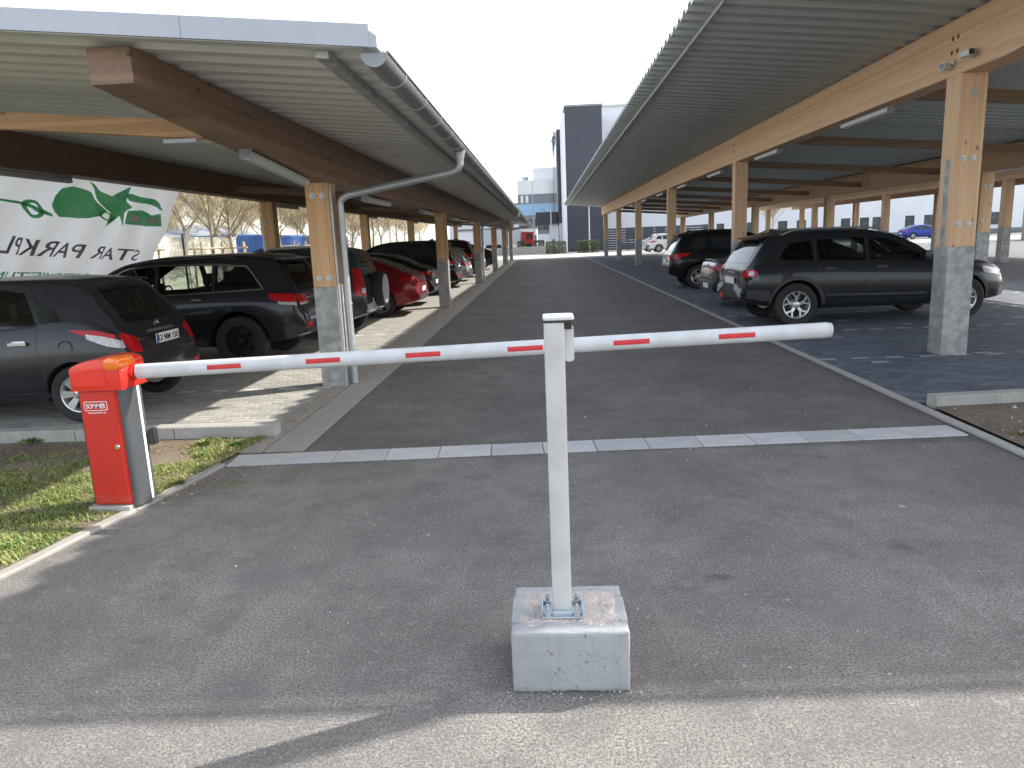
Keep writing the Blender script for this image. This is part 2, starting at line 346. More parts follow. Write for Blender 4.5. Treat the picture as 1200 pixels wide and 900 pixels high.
def tag(o, label=None, cat=None, group=None, kind=None):
    if label: o['label'] = label
    if cat: o['category'] = cat
    if group: o['group'] = group
    if kind: o['kind'] = kind
    return o
def thing(name, label, cat, loc=(0, 0, 0), rz=0, group=None):
    o = bpy.data.objects.new(name, None); COL.objects.link(o); o.location = loc; o.rotation_euler = (0, 0, rz)
    o.empty_display_size = 0.2
    return tag(o, label, cat, group)
def copy_tree(o, parent=None):
    c = o.copy(); COL.objects.link(c)
    if parent: c.parent = parent
    for ch in list(o.children): copy_tree(ch, c)
    return c
def piece(name, mesh, parent, loc, rz=0):
    o = bpy.data.objects.new(name, mesh); COL.objects.link(o); o.parent = parent; o.location = loc; o.rotation_euler = (0, 0, rz); return o
def sheet(name, x0, y0, x1, y1, z, m, kind='structure'):
    o = MB().add([(x0, y0, z), (x1, y0, z), (x1, y1, z), (x0, y1, z)], [(0, 1, 2, 3)]).build(name, m, recalc=False)
    return tag(o, kind=kind)
def text_mesh(txt, size, bold=0.0):
    cu = bpy.data.curves.new('lettering', 'FONT'); cu.body = txt; cu.size = size; cu.offset = bold; cu.resolution_u = 3
    o = bpy.data.objects.new('lettering', cu); COL.objects.link(o)
    dg = bpy.context.evaluated_depsgraph_get(); me = bpy.data.meshes.new_from_object(o.evaluated_get(dg))
    bpy.data.objects.remove(o); bpy.data.curves.remove(cu)
    return me
def text_obj(name, txt, size, m, parent, origin, right, up, bold=0.0, width=None, thick=0.0015):
    me = text_mesh(txt, size, bold); right = Vector(right); up = Vector(up); nrm = right.cross(up)
    xs = [v.co.x for v in me.vertices]; x0, x1 = min(xs), max(xs); k = (width / (x1 - x0)) if width else 1
    bm = bmesh.new(); bm.from_mesh(me); bm.normal_update()
    ret = bmesh.ops.extrude_face_region(bm, geom=bm.faces[:])
    top = [g for g in ret['geom'] if isinstance(g, bmesh.types.BMVert)]
    ts = set(top)
    for v in bm.verts:
        p = Vector(origin) + right * ((v.co.x - x0) * k) + up * v.co.y + (nrm * thick if v in ts else nrm * 0)
        v.co = p
    bmesh.ops.recalc_face_normals(bm, faces=bm.faces)
    bm.to_mesh(me); bm.free(); me.materials.clear(); me.materials.append(m)
    o = bpy.data.objects.new(name, me); COL.objects.link(o); o.parent = parent
    return o
def rounded(w, h, rr, n=5):
    out = []
    for cx, cy, a0 in ((w / 2 - rr, h / 2 - rr, 0), (-w / 2 + rr, h / 2 - rr, 90), (-w / 2 + rr, -h / 2 + rr, 180), (w / 2 - rr, -h / 2 + rr, 270)):
        for k in range(n + 1):
            a = math.radians(a0 + 90 * k / n); out.append((cx + rr * math.cos(a), cy + rr * math.sin(a)))
    return out

# ------------------------------------------------------------------ the ground
sheet('ground', -700, -100, 700, 1500, -0.03, groundm)
lane = MB()
lane.add([(-14, -16, 0), (16, -16, 0), (16, 2.2, 0), (-14, 2.2, 0)], [(0, 1, 2, 3)])
lane.add([(-3.2, 2.2, 0), (3.2, 2.2, 0), (3.2, 5.3, 0), (-2.62, 5.3, 0), (-2.72, 4.6, 0), (-2.9, 3.7, 0), (-3.05, 3.0, 0)], [(0, 1, 2, 3, 4, 5, 6)])
lane.add([(-2.62, 5.3, -.001), (-1.96, 5.3, -.001), (-1.96, 5.52, -.001), (-2.62, 5.52, -.001)], [(0, 1, 2, 3)])
tag(lane.build('road', asphalt, recalc=False), kind='structure')
tag(MB().add([(-1.96, 5.3, 0), (3.2, 5.3, 0), (3.2, 60.5, 0), (-1.96, 60.5, 0)], [(0, 1, 2, 3)]).build('lane', asphalt_new, recalc=False), kind='structure')
sheet('far_apron', -40, 60.5, 60, 71.5, -0.004, mat('pale_concrete_paving', (0.46, 0.44, 0.4), (0.4, 0.385, 0.35), 0.8, 0.9))
sheet('cross_road', -60, 71.5, 90, 81, -0.008, mat('far_asphalt', (0.14, 0.135, 0.13), (0.11, 0.107, 0.104), 0.5, 0.9))
sheet('side_yard', 12.0, 2, 46, 58, -0.006, mat('yard_asphalt', (0.1, 0.1, 0.102), (0.085, 0.085, 0.088), 0.6, 0.9))
tag(MB().box((24, 26.0, -0.02), (80, 27.2, 0.0)).build('far_walk', kerbc), kind='structure')
sheet('grass_strip', -13.5, 2, -9.6, 62, -0.01, mat('verge_grass', (0.14, 0.15, 0.05), (0.2, 0.18, 0.08), 2, 0.95, bump=0.6))

# drainage strip across the lane: single slabs
P0, P1 = Vector((-2.45, 5.15, 0)), Vector((3.17, 5.43, 0)); dv = (P1 - P0); L = dv.length; ang = math.atan2(dv.y, dv.x)
strip = tag(MB().add([tuple(P0 + Vector((0, 0, .001))), tuple(P1 + Vector((0, 0, .001))), tuple(P1 + Vector((-.01, .30, .001))), tuple(P0 + Vector((-.01, .30, .001)))], [(0, 1, 2, 3)]).build('drainage_strip', joint, recalc=False), kind='structure')
def slab_mesh(name, lx, ly, h, m, bev=0.004):
    o = MB().box((-lx / 2, -ly / 2, 0), (lx / 2, ly / 2, h)).build(name, m, bevel=bev); me = o.data; bpy.data.objects.remove(o); return me
n = 14; sm = [slab_mesh('strip_slab', L / n - 0.006, 0.285, 0.012, m) for m in (stripec, concrete_mat('strip_concrete_dull', (0.35, 0.35, 0.35), (0.45, 0.45, 0.44), pits=0.4))]
for i in range(n):
    c = P0 + dv * ((i + .5) / n); nrm = Vector((-dv.y, dv.x, 0)).normalized() * 0.15
    piece('strip_slab', sm[R_.random() < 0.4], strip, tuple(c + nrm + Vector((0, 0, R_.uniform(0, .002)))), ang + R_.uniform(-.004, .004))

# right flush edging
edge = tag(MB().box((3.2, -2.0, -0.05), (3.3, 60.5, 0.006)).build('right_edging', joint), kind='structure')
em = slab_mesh('edge_stone', 0.085, 0.99, 0.02, kerbc)
for k in range(30): piece('edge_stone', em, edge, (3.25, 2.0 + k + 0.5, 0.002 + R_.uniform(0, .003)))
far = MB()
for k in range(28): far.box((3.207, 32 + k + .005, 0.004), (3.293, 33 + k - .005, 0.022))
tag(far.build('edge_stones_far', kerbc, edge), kind='stuff')

# left gutter band of flat stones and its browner inner row
band = tag(MB().box((-2.5, 5.5, -0.05), (-1.96, 60.5, 0.004)).build('gutter_band', joint), kind='structure')
b0 = slab_mesh('gutter_stone', 0.315, 0.49, 0.016, bandm[0]); b1 = slab_mesh('gutter_stone', 0.19, 0.49, 0.013, bandm[1])
farb = MB()
for k in range(110):
    y = 5.5 + 0.5 * k + .25
    if k < 40:
        piece('gutter_stone', b0, band, (-2.125, y, 0.002 + R_.uniform(0, .003)))
        piece('gutter_stone', b1, band, (-2.395, y, 0.001 + R_.uniform(0, .002)))
    else:
        farb.box((-2.28, y - .245, .002), (-1.97, y + .245, .019), 0); farb.box((-2.49, y - .245, .002), (-2.3, y + .245, .015), 1)
tag(farb.build('gutter_stones_far', bandm, band), kind='stuff')

# pavements of single setts
def paver_meshes(ms):
    out = []
    for m in ms:
        x, y, z, c = 0.0975, 0.0475, 0.016, 0.004
        mb = MB(); vs = [(-x, -y, 0), (x, -y, 0), (x, y, 0), (-x, y, 0), (-x, -y, z - c), (x, -y, z - c), (x, y, z - c), (-x, y, z - c), (-x + c, -y + c, z), (x - c, -y + c, z), (x - c, y - c, z), (-x + c, y - c, z)]
        fs = [(8, 9, 10, 11)] + [(i, (i + 1) % 4, (i + 1) % 4 + 4, i + 4) for i in range(4)] + [(i + 4, (i + 1) % 4 + 4, (i + 1) % 4 + 8, i + 8) for i in range(4)]
        mb.add(vs, fs); o = mb.build('paver', m); out.append((o.data, vs, fs)); bpy.data.objects.remove(o)
    return out
def pave(name, x0, x1, y0, yfar, ms, jm, farm, yend, light_rows, cut, z0):
    base = tag(MB().add([(x0, y0, z0), (x1, y0, z0), (x1, yfar, z0), (x0, yfar, z0)], [(0, 1, 2, 3)]).build(name, jm, recalc=False), kind='structure')
    sheet(name + '_far', x0, yfar, x1, yend, z0 + 0.016, farm)
    pm = paver_meshes(ms); spots = []; halves = []
    row = 0; y = y0 + .05
    while y < yfar:
        x = x0 + .1 + (0.1 if row % 2 else 0)
        k = 0
        while x < x1 - .095:
            if cut(x, y):
                v = 3 if (any(abs(y - q) < 0.05 for q in light_rows) and k % 2 == 0) else R_.choices((0, 1, 2), (5, 2.5, 2.5))[0]
                if v != 3 and ms is pd and R_.random() < 0.012: v = 3
                spots.append((x, y, v))
            x += 0.2; k += 1
        if x1 - (x - .1) > .06 and cut(x1 - .05, y): halves.append((x1 - .05, y))
        if row % 2 and cut(x0 + .05, y): halves.append((x0 + .05, y))
        y += 0.1; row += 1
    vis = sorted((s for s in spots if inview((s[0], s[1], z0), 0)), key=lambda s: s[0] ** 2 * .3 + s[1] ** 2)
    near = set(vis[:300]); mb = MB()
    for s in spots:
        dz = R_.uniform(0, .0025); a = R_.uniform(-.012, .012)
        if s in near: piece('paver', pm[s[2]][0], base, (s[0], s[1], z0 + dz), a)
        else: mb.add([(p[0] + s[0], p[1] + s[1], p[2] + z0 + dz) for p in pm[s[2]][1]], pm[s[2]][2], s[2])
    for (hx, hy) in halves:
        dz = R_.uniform(0, .002); mb.add([(p[0] * .48 + hx, p[1] + hy, p[2] + z0 + dz) for p in pm[0][1]], pm[0][2], R_.randrange(3))
    tag(mb.build(name + '_setts', ms, base, recalc=False), kind='stuff')
    return base
BAYL = [8.05 + 2.44 * k for k in range(4)]; BAYR = [6.45, 8.85, 11.3, 13.75, 16.2, 18.6]
pave('left_pavement', -9.6, -2.5, 6.15, 15.0, pv, joint, lpave_far, 60.5, BAYL, lambda x, y: x > -7 or y > 7, 0.0)
pave('right_pavement', 3.3, 11.9, 6.2, 19.5, pd, jointd, dpave_far, 60.5, BAYR, lambda x, y: y > 6.5 + (x - 3.3) * .1, 0.0)

# curved kerb on the left beside the grass
cv = [(-4.6, 0.9), (-3.9, 1.55), (-3.35, 2.2), (-3.02, 2.8), (-2.82, 3.35), (-2.72, 3.86), (-2.6, 4.4), (-2.52, 4.83), (-2.46, 5.2)]
def polycurve(pts, step):
    out = []; 
    for i in range(len(pts) - 1):
        p0 = Vector(pts[max(i - 1, 0)]); p1 = Vector(pts[i]); p2 = Vector(pts[i + 1]); p3 = Vector(pts[min(i + 2, len(pts) - 1)])
        for k in range(12):
            t = k / 12; out.append(0.5 * ((2 * p1) + (p2 - p0) * t + (2 * p0 - 5 * p1 + 4 * p2 - p3) * t * t + (3 * p1 - p0 - 3 * p2 + p3) * t ** 3))
    out.append(Vector(pts[-1])); return out
pc = polycurve(cv, 0.1); kerb_root = None
def kerb_stone(pts, wdt, z1, parent, name='kerbstone', m=kerbc):
    mb = MB(); n = len(pts); vs = []
    for i, p in enumerate(pts):
        d = (pts[min(i + 1, n - 1)] - pts[max(i - 1, 0)]).normalized(); nn = Vector((-d.y, d.x))
        a = p + nn * wdt; c = 0.008
        vs += [(p.x, p.y, -.05), (p.x, p.y, z1 - c), (p.x + nn.x * c, p.y + nn.y * c, z1), (a.x - nn.x * c, a.y - nn.y * c, z1), (a.x, a.y, z1 - c), (a.x, a.y, -.05)]
    fs = []
    for i in range(n - 1):
        for k in range(6): fs.append((i * 6 + k, i * 6 + (k + 1) % 6, (i + 1) * 6 + (k + 1) % 6, (i + 1) * 6 + k))
    fs += [tuple(range(6)), tuple(range((n - 1) * 6, n * 6))]
    mb.add(vs, fs); return mb.build(name, m, parent)
kerb = tag(MB().box((-2.5, 5.14, -.06), (-2.45, 5.2, -.01)).build('kerb', kerbc), kind='structure')
i = 0
while i < len(pc) - 1:
    j = i; acc = 0
    while j < len(pc) - 1 and acc < 0.97: acc += (pc[j + 1] - pc[j]).length; j += 1
    seg = pc[i:j + 1]; d = (seg[-1] - seg[-2]).normalized(); seg = seg[:-1] + [seg[-1] - d * .006]
    kerb_stone(seg, 0.075, 0.02, kerb, m=bandm[0]); i = j
# raised kerb ends closing the parking bays
for (a, b, nn) in (((-9.6, 6.12), (-2.36, 5.97), 8), ((3.36, 6.28), (12.0, 7.05), 8)):
    a = Vector(a); b = Vector(b)
    for k in range(nn):
        p = a + (b - a) * (k / nn); q = a + (b - a) * ((k + 1) / nn); d = (q - p).normalized() * .004
        o = kerb_stone([p + d, q - d], 0.14, 0.115, kerb)

# soil and grass
def soil_patch(name, poly, z):
    bm = bmesh.new(); vs = [bm.verts.new((p[0], p[1], z)) for p in poly]; f = bm.faces.new(vs)
    bmesh.ops.triangulate(bm, faces=[f])
    for _ in range(4): bmesh.ops.subdivide_edges(bm, edges=[e for e in bm.edges if e.calc_length() > 0.12], cuts=1, use_grid_fill=False)
    bmesh.ops.triangulate(bm, faces=bm.faces)
    for v in bm.verts:
        if not v.is_boundary: v.co.z += R_.uniform(-.006, .014)
    me = bpy.data.meshes.new(name); bm.to_mesh(me); bm.free(); me.materials.append(soil)
    o = bpy.data.objects.new(name, me); COL.objects.link(o); return tag(o, kind='structure')
gl = [(p.x - .08, p.y) for p in pc] + [(-2.42, 5.97), (-9.6, 6.1), (-9.6, 0.9)]
soil_patch('grass_bed', gl, 0.012)
gr = [(3.285, 1.5), (9, 1.0), (12, 3.5), (12, 7.0), (3.34, 6.28)]
soil_patch('soil_bed', gr, 0.027)
def inpoly(x, y, poly):
    c = False; j = len(poly) - 1
    for i in range(len(poly)):
        if (poly[i][1] > y) != (poly[j][1] > y) and x < (poly[j][0] - poly[i][0]) * (y - poly[i][1]) / (poly[j][1] - poly[i][1]) + poly[i][0]: c = not c
        j = i
    return c
from mathutils import noise as mn
def grass(name, poly, n, dens, hmin, hmax, label):
    x0 = min(p[0] for p in poly); x1 = max(p[0] for p in poly); y0 = min(p[1] for p in poly); y1 = max(p[1] for p in poly)
    V = []; F = []; MI = []; k = 0; tries = 0
    while k < n and tries < n * 8:
        tries += 1
        x = R_.uniform(x0, x1); y = R_.uniform(y0, y1)
        if not inpoly(x, y, poly): continue
        d = dens(x, y) + 0.75 * mn.noise((x * 3.1, y * 3.1, 0)) + .35 * mn.noise((x * 11, y * 11, 4))
        if R_.random() > d: continue
        h = R_.uniform(hmin, hmax) * (0.45 + .7 * min(1, max(0, d))) * (1.5 if R_.random() < .04 else 1) * (.7 + .8 * max(0, mn.noise((x * 5, y * 5, 7)))); a = R_.uniform(0, 2 * PI); ln = R_.uniform(.5, 2.0) * h
        wdt = R_.uniform(.0018, .0045); ca, sa = math.cos(a), math.sin(a); b = len(V); z = .012
        V += [(x - sa * wdt, y + ca * wdt, z), (x + sa * wdt, y - ca * wdt, z), (x + ca * ln * .45 + sa * wdt * .7, y + sa * ln * .45 - ca * wdt * .7, z + h * .7), (x + ca * ln * .45 - sa * wdt * .7, y + sa * ln * .45 + ca * wdt * .7, z + h * .7), (x + ca * ln, y + sa * ln, z + h * .8)]
        F += [(b, b + 1, b + 2, b + 3), (b + 3, b + 2, b + 4)]
        q = mn.noise((x * 2.2, y * 2.2, 9)) * .5 + R_.uniform(-.35, .35)
        mi = 0 if q > .05 else (1 if q > -.36 else 2); MI += [mi, mi]; k += 1
    mb = MB(); mb.v = V; mb.f = F; mb.m = MI
    return tag(mb.build(name, [grassA, grassB, grassC], recalc=False), label, 'grass', kind='stuff')
grass('grass', gl, 170000, lambda x, y: (1.0 - max(0, (y - 4.95)) * 1.3 * (1 if x < -3.0 else .25) - (0.25 if x < -5.5 else 0)), .012, .042, 'short patchy grass round the red barrier housing')
grass('weeds', gr, 5000, lambda x, y: -0.15 + .5 * max(0, 5.7 - y) * (1 if x < 4.4 else .4), .02, .055, 'sparse grass on the brown soil bed at right')
def rosettes(name, spots, label):
    mb = MB()
    for (x, y, n_, sz) in spots:
        for k in range(n_):
            a = R_.uniform(0, 2 * PI); l = sz * R_.uniform(.5, 1.1); w_ = l * .22; ca, sa = math.cos(a), math.sin(a); ox, oy = x + R_.gauss(0, sz * .5), y + R_.gauss(0, sz * .35); z = .02; up = l * R_.uniform(.25, .8)
            mb.add([(ox, oy, z), (ox + ca * l * .5 - sa * w_, oy + sa * l * .5 + ca * w_, z + up * .8), (ox + ca * l, oy + sa * l, z + up), (ox + ca * l * .5 + sa * w_, oy + sa * l * .5 - ca * w_, z + up * .8)], [(0, 1, 2, 3)], 0 if R_.random() < .75 else 1)
    return tag(mb.build(name, [mat('weed_leaf', (0.07, 0.15, 0.03), (0.11, 0.2, 0.05), 5, .5), grassB], recalc=False), label, 'weed', kind='stuff')
rosettes('weed_clumps', [(-4.55, 6.0, 60, .07), (-2.68, 4.55, 40, .05), (-2.6, 4.75, 30, .045), (-2.9, 5.75, 50, .06), (-3.4, 5.6, 40, .05), (-2.75, 5.4, 40, .05), (-3.2, 4.9, 30, .05), (-3.05, 3.7, 30, .045), (-2.6, 5.7, 40, .05), (3.75, 5.2, 40, .05), (3.5, 5.35, 30, .04), (3.9, 4.9, 50, .05), (4.6, 5.6, 30, .045), (5.2, 6.1, 30, .05)], 'broad leaved weed clumps among the grass and soil')
def clods(name, poly, n, ms, smin, smax, label, cat):
    mb = MB(); x0 = min(p[0] for p in poly); x1 = max(p[0] for p in poly); y0 = min(p[1] for p in poly); y1 = max(p[1] for p in poly); k = 0
    while k < n:
        x = R_.uniform(x0, x1); y = R_.uniform(y0, y1)
        if not inpoly(x, y, poly): continue
        k += 1; s = R_.uniform(smin, smax) * (1 if R_.random() < .9 else 1.8); vs = []
        for q in ((1, 0, 0), (0, 1, 0), (-1, 0, 0), (0, -1, 0), (0, 0, 1)): vs.append((x + q[0] * s * R_.uniform(.6, 1.3), y + q[1] * s * R_.uniform(.6, 1.3), (.027 if x > 3 else .018) + q[2] * s * R_.uniform(.4, .9)))
        mb.add(vs, [(0, 1, 4), (1, 2, 4), (2, 3, 4), (3, 0, 4)], R_.randrange(len(ms)))
    return tag(mb.build(name, ms, recalc=False), label, cat, kind='stuff')
soil2 = mat('soil_clod', (0.2, 0.15, 0.11), (0.13, 0.095, 0.068), 20, 0.95)
clods('soil_clods', [(3.28, 4.0), (6, 4.0), (6, 6.4), (3.45, 6.25)], 2600, [soil2, soil, soil2, soil, soil2, soil, soil, gravelm], .005, .015, 'small clods and pale stones on the soil bed at right', 'soil')
clods('soil_crumbs', [(-5.5, 5.2), (-2.6, 5.55), (-2.5, 5.9), (-5.5, 6.0)], 600, [soil2, soil], .005, .014, 'soil crumbs beside the raised left kerb', 'soil')
clods('kerb_crumbs', [(-2.62, 4.35), (-2.5, 4.35), (-2.0, 5.1), (-2.38, 5.12)], 220, [soil2, soil, grassC], .003, .009, 'soil crumbs washed over the asphalt beside the left kerb', 'soil')
clods('gutter_crumbs', [(-2.45, 5.5), (-2.05, 5.5), (-2.15, 6.6), (-2.45, 7.8)], 260, [soil2, soil, grassC], .003, .01, 'dirt crumbs lying in the gutter band', 'soil')
pebs = MB()
for k in range(260):
    x = R_.uniform(-3, 3); y = R_.uniform(1.6, 9); s = R_.uniform(.0025, .006) * (1.6 if R_.random() < .08 else 1)
    if x < -1.9 and y > 2: continue
    pebs.add([(x + s, y, 0), (x, y + s * .8, 0), (x - s, y, 0), (x, y - s, 0), (x, y, s)], [(0, 1, 4), (1, 2, 4), (2, 3, 4), (3, 0, 4)])
for k in range(26):
    x = R_.uniform(-.2, .3); y = 2.35 - abs(R_.gauss(0, .02)); s = R_.uniform(.002, .006)
    pebs.add([(x + s, y, 0), (x, y + s * .8, 0), (x - s, y, 0), (x, y - s, 0), (x, y, s)], [(0, 1, 4), (1, 2, 4), (2, 3, 4), (3, 0, 4)])
tag(pebs.build('pebbles', gravelm, recalc=False), 'small pale grit lying on the asphalt lane', 'grit', kind='stuff')

# ------------------------------------------------------------------ carports
def corrugated(x0, z0, x1, z1, y0, y1, pitch, depth, th=0.006):
    mb = MB(); ys = []; n = int((y1 - y0) / pitch)
    for k in range(n):
        y = y0 + k * pitch
        ys += [(y, 0), (y + pitch * .34, 0), (y + pitch * .44, depth), (y + pitch * .86, depth), (y + pitch * .96, 0)]
    ys.append((y0 + n * pitch, 0)); vs = []; N = len(ys)
    for (x, z) in ((x0, z0), (x1, z1)):
        for (y, d) in ys: vs.append((x, y, z + d))
        for (y, d) in ys: vs.append((x, y, z + d + th))
    fs = []
    for i in range(N - 1):
        fs += [(i, i + 1, 2 * N + i + 1, 2 * N + i), (N + i, 3 * N + i, 3 * N + i + 1, N + i + 1), (i, N + i, N + i + 1, i + 1), (2 * N + i, 2 * N + i + 1, 3 * N + i + 1, 3 * N + i)]
    fs += [(0, 2 * N, 3 * N, N), (N - 1, 2 * N - 1, 4 * N - 1, 3 * N - 1)]
    mb.add(vs, fs); return mb
def disc_bolt(parent, c, axis, rr=.036):
    sgn = -1
    mb = MB(); prof = [(0, sgn * .012), (rr * .3, sgn * .012), (rr * .34, sgn * .006), (rr * .92, sgn * .006), (rr, 0), (rr, -sgn * .004), (0, -sgn * .004)]
    mb.lathe(prof, (0, 0, 0), axis, 14); mb.lathe([(0, sgn * .022), (rr * .36, sgn * .022), (rr * .36, 0)], (0, 0, 0), axis, 6)
    o = mb.build('bolt', zinc, parent, loc=c, smooth=30); return o
def make_post(x0, x1, y0, dpt, ztop, zshoe, wm, duct=None, detail=True, bolts=()):
    def f(root):
        o = MB().box((x0, y0, zshoe), (x1, y0 + dpt, ztop)).build('post', wm, root, bevel=.006)
        MB().box((x0 - .004, y0 - .004, 0.0), (x1 + .004, y0 + dpt + .004, zshoe)).build('steel_sleeve', shoe, o, bevel=.006)
        if duct:
            a, b, c_, d = duct; MB().box(a, b).build('cable_duct', tube_m if duct[2] is None else duct[2], o, bevel=.003)
        for bz, n in bolts:
            for q in ((-.055, .055) if n == 2 else (0,)):
                disc_bolt(o, ((x0 + x1) / 2 + q, y0 - .001, bz), 'Y')
        return o
    return f
def light_fixture(root, x, y0, y1, z):
    o = MB().prism([(x + p[0], z + p[1]) for p in rounded(.1, .085, .035, 4)], 'Y', y0, y1).build('strip_light', tube_m, root, smooth=40)
    MB().box((x - .055, y0 - .012, z - .035), (x + .055, y0 - .0005, z + .05)).build('end_cap', zincd, o, bevel=.004); MB().box((x - .055, y1 + .0005, z - .035), (x + .055, y1 + .012, z + .05)).build('end_cap', zincd, o, bevel=.004)
    for yy in (y0 + .2, y1 - .2): MB().tube([(x, yy, z + .03), (x, yy, z + .065)], .008, 6).build('hanger', zinc, o)
    return o
def zL(x): return 2.65 + 0.0955 * (-0.9 - x)

# --- left carport
LY = [8.15 + 9.75 * k for k in range(6)]; LEND = 61.0
cl = thing('carport', 'timber carport on the left with white fascia, zinc gutter and downpipe', 'carport', (0, 0, 0))
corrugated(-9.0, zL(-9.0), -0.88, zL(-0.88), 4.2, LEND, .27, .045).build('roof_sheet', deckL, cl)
# fascia pieces along the front edge
for (a, b) in ((-9.05, -6.6), (-6.597, -4.2), (-4.197, -1.93), (-1.927, -0.9)):
    vs = []
    for y in (4.16, 4.19):
        vs += [(a, y, zL(a)), (b, y, zL(b)), (b, y, zL(b) + .115), (a, y, zL(a) + .115)]
    MB().add(vs, [(0, 1, 2, 3), (7, 6, 5, 4), (0, 4, 5, 1), (1, 5, 6, 2), (2, 6, 7, 3), (3, 7, 4, 0)]).box((a, 4.19, zL(b) + .108), (a, 4.19, zL(b) + .108)).build('fascia_panel', white_metal, cl)
MB().prism([(-.95, zL(-.95) + .0), (-.86, zL(-.86) + .0), (-.86, zL(-.86) + .06), (-.95, zL(-.95) + .115)], 'Y', 4.163, 4.3).build('fascia_corner', white_metal, cl)
def tapered_beam(x0, x1, zt, zb, ys, y1, zfront, m, root, name='main_beam'):
    vs = []
    for x in (x0, x1):
        vs += [(x, ys, zfront), (x, 8.1, zb), (x, y1, zb), (x, y1, zt), (x, ys, zt)]
    return MB().add(vs, [(0, 1, 2, 3, 4), (9, 8, 7, 6, 5), (0, 5, 6, 1), (1, 6, 7, 2), (2, 7, 8, 3), (3, 8, 9, 4), (4, 9, 5, 0)]).build(name, m, root, bevel=.005)
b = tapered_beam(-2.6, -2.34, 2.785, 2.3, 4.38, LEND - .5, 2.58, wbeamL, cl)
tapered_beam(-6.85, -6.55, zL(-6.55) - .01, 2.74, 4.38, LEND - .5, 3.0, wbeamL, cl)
for k, y in enumerate(LY):
    for q in range(2):
        for s_ in range(2): MB().tube([(-2.339, y + .1 + .11 * q, 2.42 + .14 * s_), (-2.336, y + .1 + .11 * q, 2.42 + .14 * s_)], .014, 8).build('bolt_hole', blackp, b)
    make_post(-2.6, -2.34, y, .28, 2.3, 1.16, wpostL, ((-2.338, y + .02, .0), (-2.318, y + .07, 2.28), zinc, None) if k % 2 == 0 else None, True, ((2.16, 2), (1.26, 2)) if k < 3 else ())(cl)
    make_post(-6.85, -6.55, y, .3, 2.74, 1.16, wpostL, None, True, ((2.5, 1), (2.22, 2)) if 0 < k < 3 else ())(cl)
y = 5.75
while y < LEND - 1:
    vs = []
    for yy in (y, y + .12):
        vs += [(-6.55, yy, zL(-6.55) - .36), (-2.6, yy, zL(-2.6) - .35), (-2.6, yy, zL(-2.6) - .225), (-6.55, yy, zL(-6.55) - .235)]
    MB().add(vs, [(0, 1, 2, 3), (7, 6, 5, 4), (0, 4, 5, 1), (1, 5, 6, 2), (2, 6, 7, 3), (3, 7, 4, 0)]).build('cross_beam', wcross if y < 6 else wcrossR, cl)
    y += 9.75
MB().box((-2.86, 5.66, 2.425), (-2.605, 5.745, 2.452)).build('joist_bracket', white_metal, cl); MB().box((-2.66, 5.88, 2.455), (-2.605, 5.97, 2.52)).build('junction_box', white_paint, cl, bevel=.006)
# purlin strip by the eave
MB().prism([(-1.24, zL(-1.24) - .045), (-1.16, zL(-1.16) - .045), (-1.16, zL(-1.16) - .002), (-1.24, zL(-1.24) - .002)], 'Y', 4.28, LEND - .2).build('eave_strip', shoe, cl, bevel=.004)
# half round gutter
gx, gz, gr_ = -0.89, 2.632, 0.075
mb = MB(); N = 12; ring = [(gx + gr_ * math.cos(PI + PI * k / N), gz + gr_ * math.sin(PI + PI * k / N)) for k in range(N + 1)] + [(gx + (gr_ - .004) * math.cos(2 * PI - PI * k / N), gz + (gr_ - .004) * math.sin(2 * PI - PI * k / N)) for k in range(N + 1)]
mb.prism(ring, 'Y', 4.22, LEND + .05); gut = mb.build('gutter', zincd, cl, smooth=40)
mb = MB().prism([(gx + gr_ * math.cos(PI + PI * k / N), gz + gr_ * math.sin(PI + PI * k / N)) for k in range(N + 1)], 'Y', 4.212, 4.2195); mb.build('end_cap', zincd, gut)
mb = MB().tube([(gx + gr_, 4.22, gz + .002), (gx + gr_, LEND, gz + .002)], .009, 8); mb.build('gutter_bead', zincd, gut)
y = 4.75; mb = MB()
yl = []
while y < 60:
    rg = [(gx + (gr_ + .0045) * math.cos(PI + PI * k / N), gz + (gr_ + .0045) * math.sin(PI + PI * k / N)) for k in range(N + 1)] + [(gx + (gr_ + .0005) * math.cos(2 * PI - PI * k / N), gz + (gr_ + .0005) * math.sin(2 * PI - PI * k / N)) for k in range(N + 1)]
    MB().prism(rg, 'Y', y, y + .03).build('gutter_bracket', zinc, gut, smooth=40); y += .8
def downpipe(root, y, xg, zg, xp, zel, m, name='downpipe'):
    pts = [(xg, y, zg - .06), (xg, y, zg - .2), (xg - .015, y, zg - .245), (xg - .06, y, zg - .275), (xg - .13, y, zg - .292)]
    s = 1 if xp > xg else -1
    pts = [(xg, y, zg - .06), (xg, y, zg - .19), (xg + s * .02, y, zg - .235), (xg + s * .06, y, zg - .265), (xg + s * .12, y, zg - .28)]
    zb = zel; pts += [(xp - s * .1, y, zb + .015), (xp - s * .04, y, zb - .015), (xp - s * .008, y, zb - .05), (xp, y, zb - .1), (xp, y, .02)]
    d = MB().tube(pts, .042, 14).build(name, m, root, smooth=50)
    MB().lathe([(.07, zg - .05), (.07, zg - .06), (.044, zg - .15), (.044, zg - .2)], (xg, y, 0), 'Z', 14).build('outlet_funnel', zinc, d, smooth=50)
    for z in (.95, 1.9): MB().lathe([(.0425, z - .012), (.049, z - .012), (.049, z + .012), (.0425, z + .012)], (xp, y, 0), 'Z', 14).build('pipe_collar', zinc, d, smooth=30)
for k in (0, 2, 4): downpipe(cl, LY[k] + .17, gx, gz, -2.27, 2.15, zinc)
lf = light_fixture(cl, 0, -.76, .76, 0); lf.location = (-2.47, 7.02, 2.335); lf.rotation_euler = (-math.atan(.0757), 0, 0)
